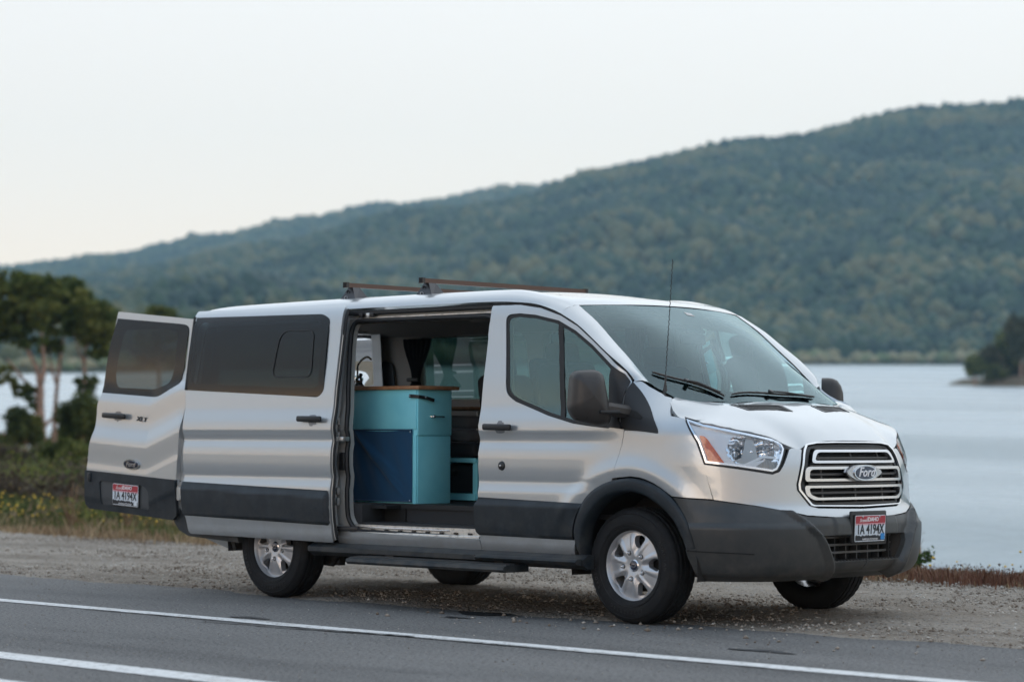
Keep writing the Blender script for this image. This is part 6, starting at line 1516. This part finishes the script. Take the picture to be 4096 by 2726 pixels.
def forest(name, n, lr, dr, f, hr, seed, m, keep=None, squash=.62):
    r = np.random.default_rng(seed); l = r.uniform(*lr, n)*1.0; d = dr[0]+(dr[1]-dr[0])*r.random(n)
    if keep is not None: k = keep(l, d, r); l, d = l[k], d[k]; n = len(l)
    z = f(l, d); X, Y = XY(l, d); h = r.uniform(*hr, n)*(1+.45*np.sin(l*.031+2*np.sin(d*.008))*np.sin(d*.023+np.sin(l*.017))); w_ = h*r.uniform(.42, squash, n)
    ph = (1+5**.5)/2; ico = np.array([(-1, ph, 0), (1, ph, 0), (-1, -ph, 0), (1, -ph, 0), (0, -1, ph), (0, 1, ph), (0, -1, -ph), (0, 1, -ph), (ph, 0, -1), (ph, 0, 1), (-ph, 0, -1), (-ph, 0, 1)])/1.9
    fc = np.array([(0, 11, 5), (0, 5, 1), (0, 1, 7), (0, 7, 10), (0, 10, 11), (1, 5, 9), (5, 11, 4), (11, 10, 2), (10, 7, 6), (7, 1, 8), (3, 9, 4), (3, 4, 2), (3, 2, 6), (3, 6, 8), (3, 8, 9), (4, 9, 5), (2, 4, 11), (6, 2, 10), (8, 6, 7), (9, 8, 1)])
    J = ico[None]*(1+r.normal(size=(n, 12, 3))*.16); tz = 1-.35*(J[..., 2] > .3)*r.random(n)[:, None]
    V = np.stack([J[..., 0]*w_[:, None]*tz+X[:, None], J[..., 1]*w_[:, None]*tz+Y[:, None], J[..., 2]*(h*.55)[:, None]+(z+h*.42)[:, None]], -1).reshape(-1, 3)
    F = (fc[None]+(np.arange(n)*12)[:, None, None]).reshape(-1, 3)
    return struct(fastmesh(name, V, F, m, True), 'stuff')
def kp(l, d, r):
    u = 2048+FPX*l/d; s = (d-SH(u))/(1900-SH(u)); clear = .5+.5*np.sin(l*.021+1.3*np.sin(d*.009))*np.sin(d*.016+1.1*np.sin(l*.012))
    return (s > .015) & (s < 1.02) & (u > -500) & (u < 4600) & (r.random(len(l)) < .30+.75*clear)
forest('hill_forest', 76000, (-620, 620), (500, 1920), hill_near, (3.5, 11.0), 51, M['forest'], kp)
def kp2(l, d, r):
    u = 2048+FPX*l/d; s = (d-SH(u))/(1900-SH(u)); return (s > .015) & (s < 1.02) & (((u <= -500) & (u > -4500)) | ((u >= 4600) & (u < 9000)))
forest('outer_forest', 60000, (-1300, 1400), (480, 1920), hill_near, (7.0, 17.0), 58, M['forest'], kp2, squash=.9)
forest('ridge_trees', 2600, (-560, 560), (1850, 1915), hill_near, (6, 12), 54, M['forest'], lambda l, d, r: (2048+FPX*l/d > -500) & (2048+FPX*l/d < 4600))
forest('far_ridge_forest', 9000, (-800, 250), (2500, 3010), hill_far, (8, 15), 52, M['forest'])
def shore_reeds(l, d): return hill_near(l, d)
forest('shore_reeds', 14000, (-260, 260), (440, 1010), hill_near, (2.2, 5.0), 53, M['reeds'], lambda l, d, r: (np.abs((d-SH(2048+FPX*l/d))-16) < 30) & (2048+FPX*l/d > -500) & (2048+FPX*l/d < 4600), squash=1.1)
# the wooded islet on the right
isl = B(); c = at(4120, 1535, 365); bl = isl.bm; ring = []
for k in range(40):
    a = 2*math.pi*k/40; q = 1+.15*math.sin(3*a+1)+.08*math.sin(7*a); x, y = XY((4120-2048)/FPX*365+12*q*math.cos(a), 365+16*q*math.sin(a)); ring.append((float(x), float(y)))
x0, y0 = XY((4120-2048)/FPX*365, 365)
V = [(x, y, lake_z(LD(x, y)[1])-.2) for x, y in ring]+[(x0+(x-x0)*.8, y0+(y-y0)*.8, lake_z(365)+1.0) for x, y in ring]+[(float(x0), float(y0), lake_z(365)+1.6)]
F = [(k, (k+1) % 40, 40+(k+1) % 40, 40+k) for k in range(40)]+[(40+k, 40+(k+1) % 40, 80) for k in range(40)]
isl.bm.free(); struct(pyd('islet', V, F, M['earth'], None))
for k, (u, v, ru, rv, lb) in enumerate([(3905, 1440, 45, 75, 'dark tree at the left tip of the wooded islet'), (3965, 1400, 55, 95, 'second tree from the left tip of the islet, taller'), (4030, 1360, 60, 120, 'tall olive tree in the middle of the islet'), (4090, 1340, 60, 135, 'tallest tree of the islet, at the right edge of the picture'), (3990, 1480, 60, 45, 'low undergrowth tree in front on the islet'), (4075, 1480, 60, 45, 'low bush in front at the right end of the islet')]):
    dd = 352+4*(k % 3); b0 = at(u, 1535, dd)
    tree('islet_tree', lb, 'tree', tuple(b0), [([tuple(b0), tuple(at(u, v, dd))], .25, .1)], scatter_clumps([(u, v, ru, rv), (u, v+rv*.3, ru*.8, rv*.6)], dd, 4), 5000, .30, 'islet_leaf' if k % 2 else 'shrub', 70+k, 'trees on the wooded islet')
# low hills behind the camera, seen only as reflections
for nm, D3, hh, ph_ in (('hills_behind', 900, 26, 0.), ('hills_beyond_road', 1500, 52, 2.)):
    V = []; n = 160
    for k in range(n+1):
        a = math.radians(150+300*k/n)-math.pi/2+math.atan2(FH[1], FH[0])-math.radians(210)
        ang = math.atan2(FH[1], FH[0])+math.radians(75)+math.radians(210)*k/n
        h = hh*(.7+.3*math.sin(k*.13+ph_)+.12*math.sin(k*.41+ph_)); 
        for rr_, zz in ((D3, -3), (D3+60, h*.5), (D3+140, h), (D3+400, 0)): V.append((CP.x+rr_*math.cos(ang), CP.y+rr_*math.sin(ang), zz))
    struct(pyd(nm, V, [(4*k+j, 4*k+4+j, 4*k+5+j, 4*k+1+j) for k in range(n) for j in range(3)], M['hill'], None))
# ---- air
hz_ = B(); 
P = []
for l, d in [(-3300, -2400), (3300, -2400), (3300, 3600), (-3300, 3600)]:
    x, y = XY(l, d); P.append((float(x), float(y)))
hz_.prism(P, 'z', -45, 460)
hm = bpy.data.materials.new('haze_air'); hm.use_nodes = True; t = hm.node_tree; t.nodes.remove(t.nodes['Principled BSDF'])
pv = t.nodes.new('ShaderNodeVolumePrincipled'); pv.inputs['Color'].default_value = (.50, .80, 1, 1); pv.inputs['Density'].default_value = 1.35e-4; pv.inputs['Anisotropy'].default_value = .1
t.links.new(pv.outputs[0], t.nodes['Material Output'].inputs['Volume'])
struct(hz_.out('haze', hm, None, False), 'stuff')
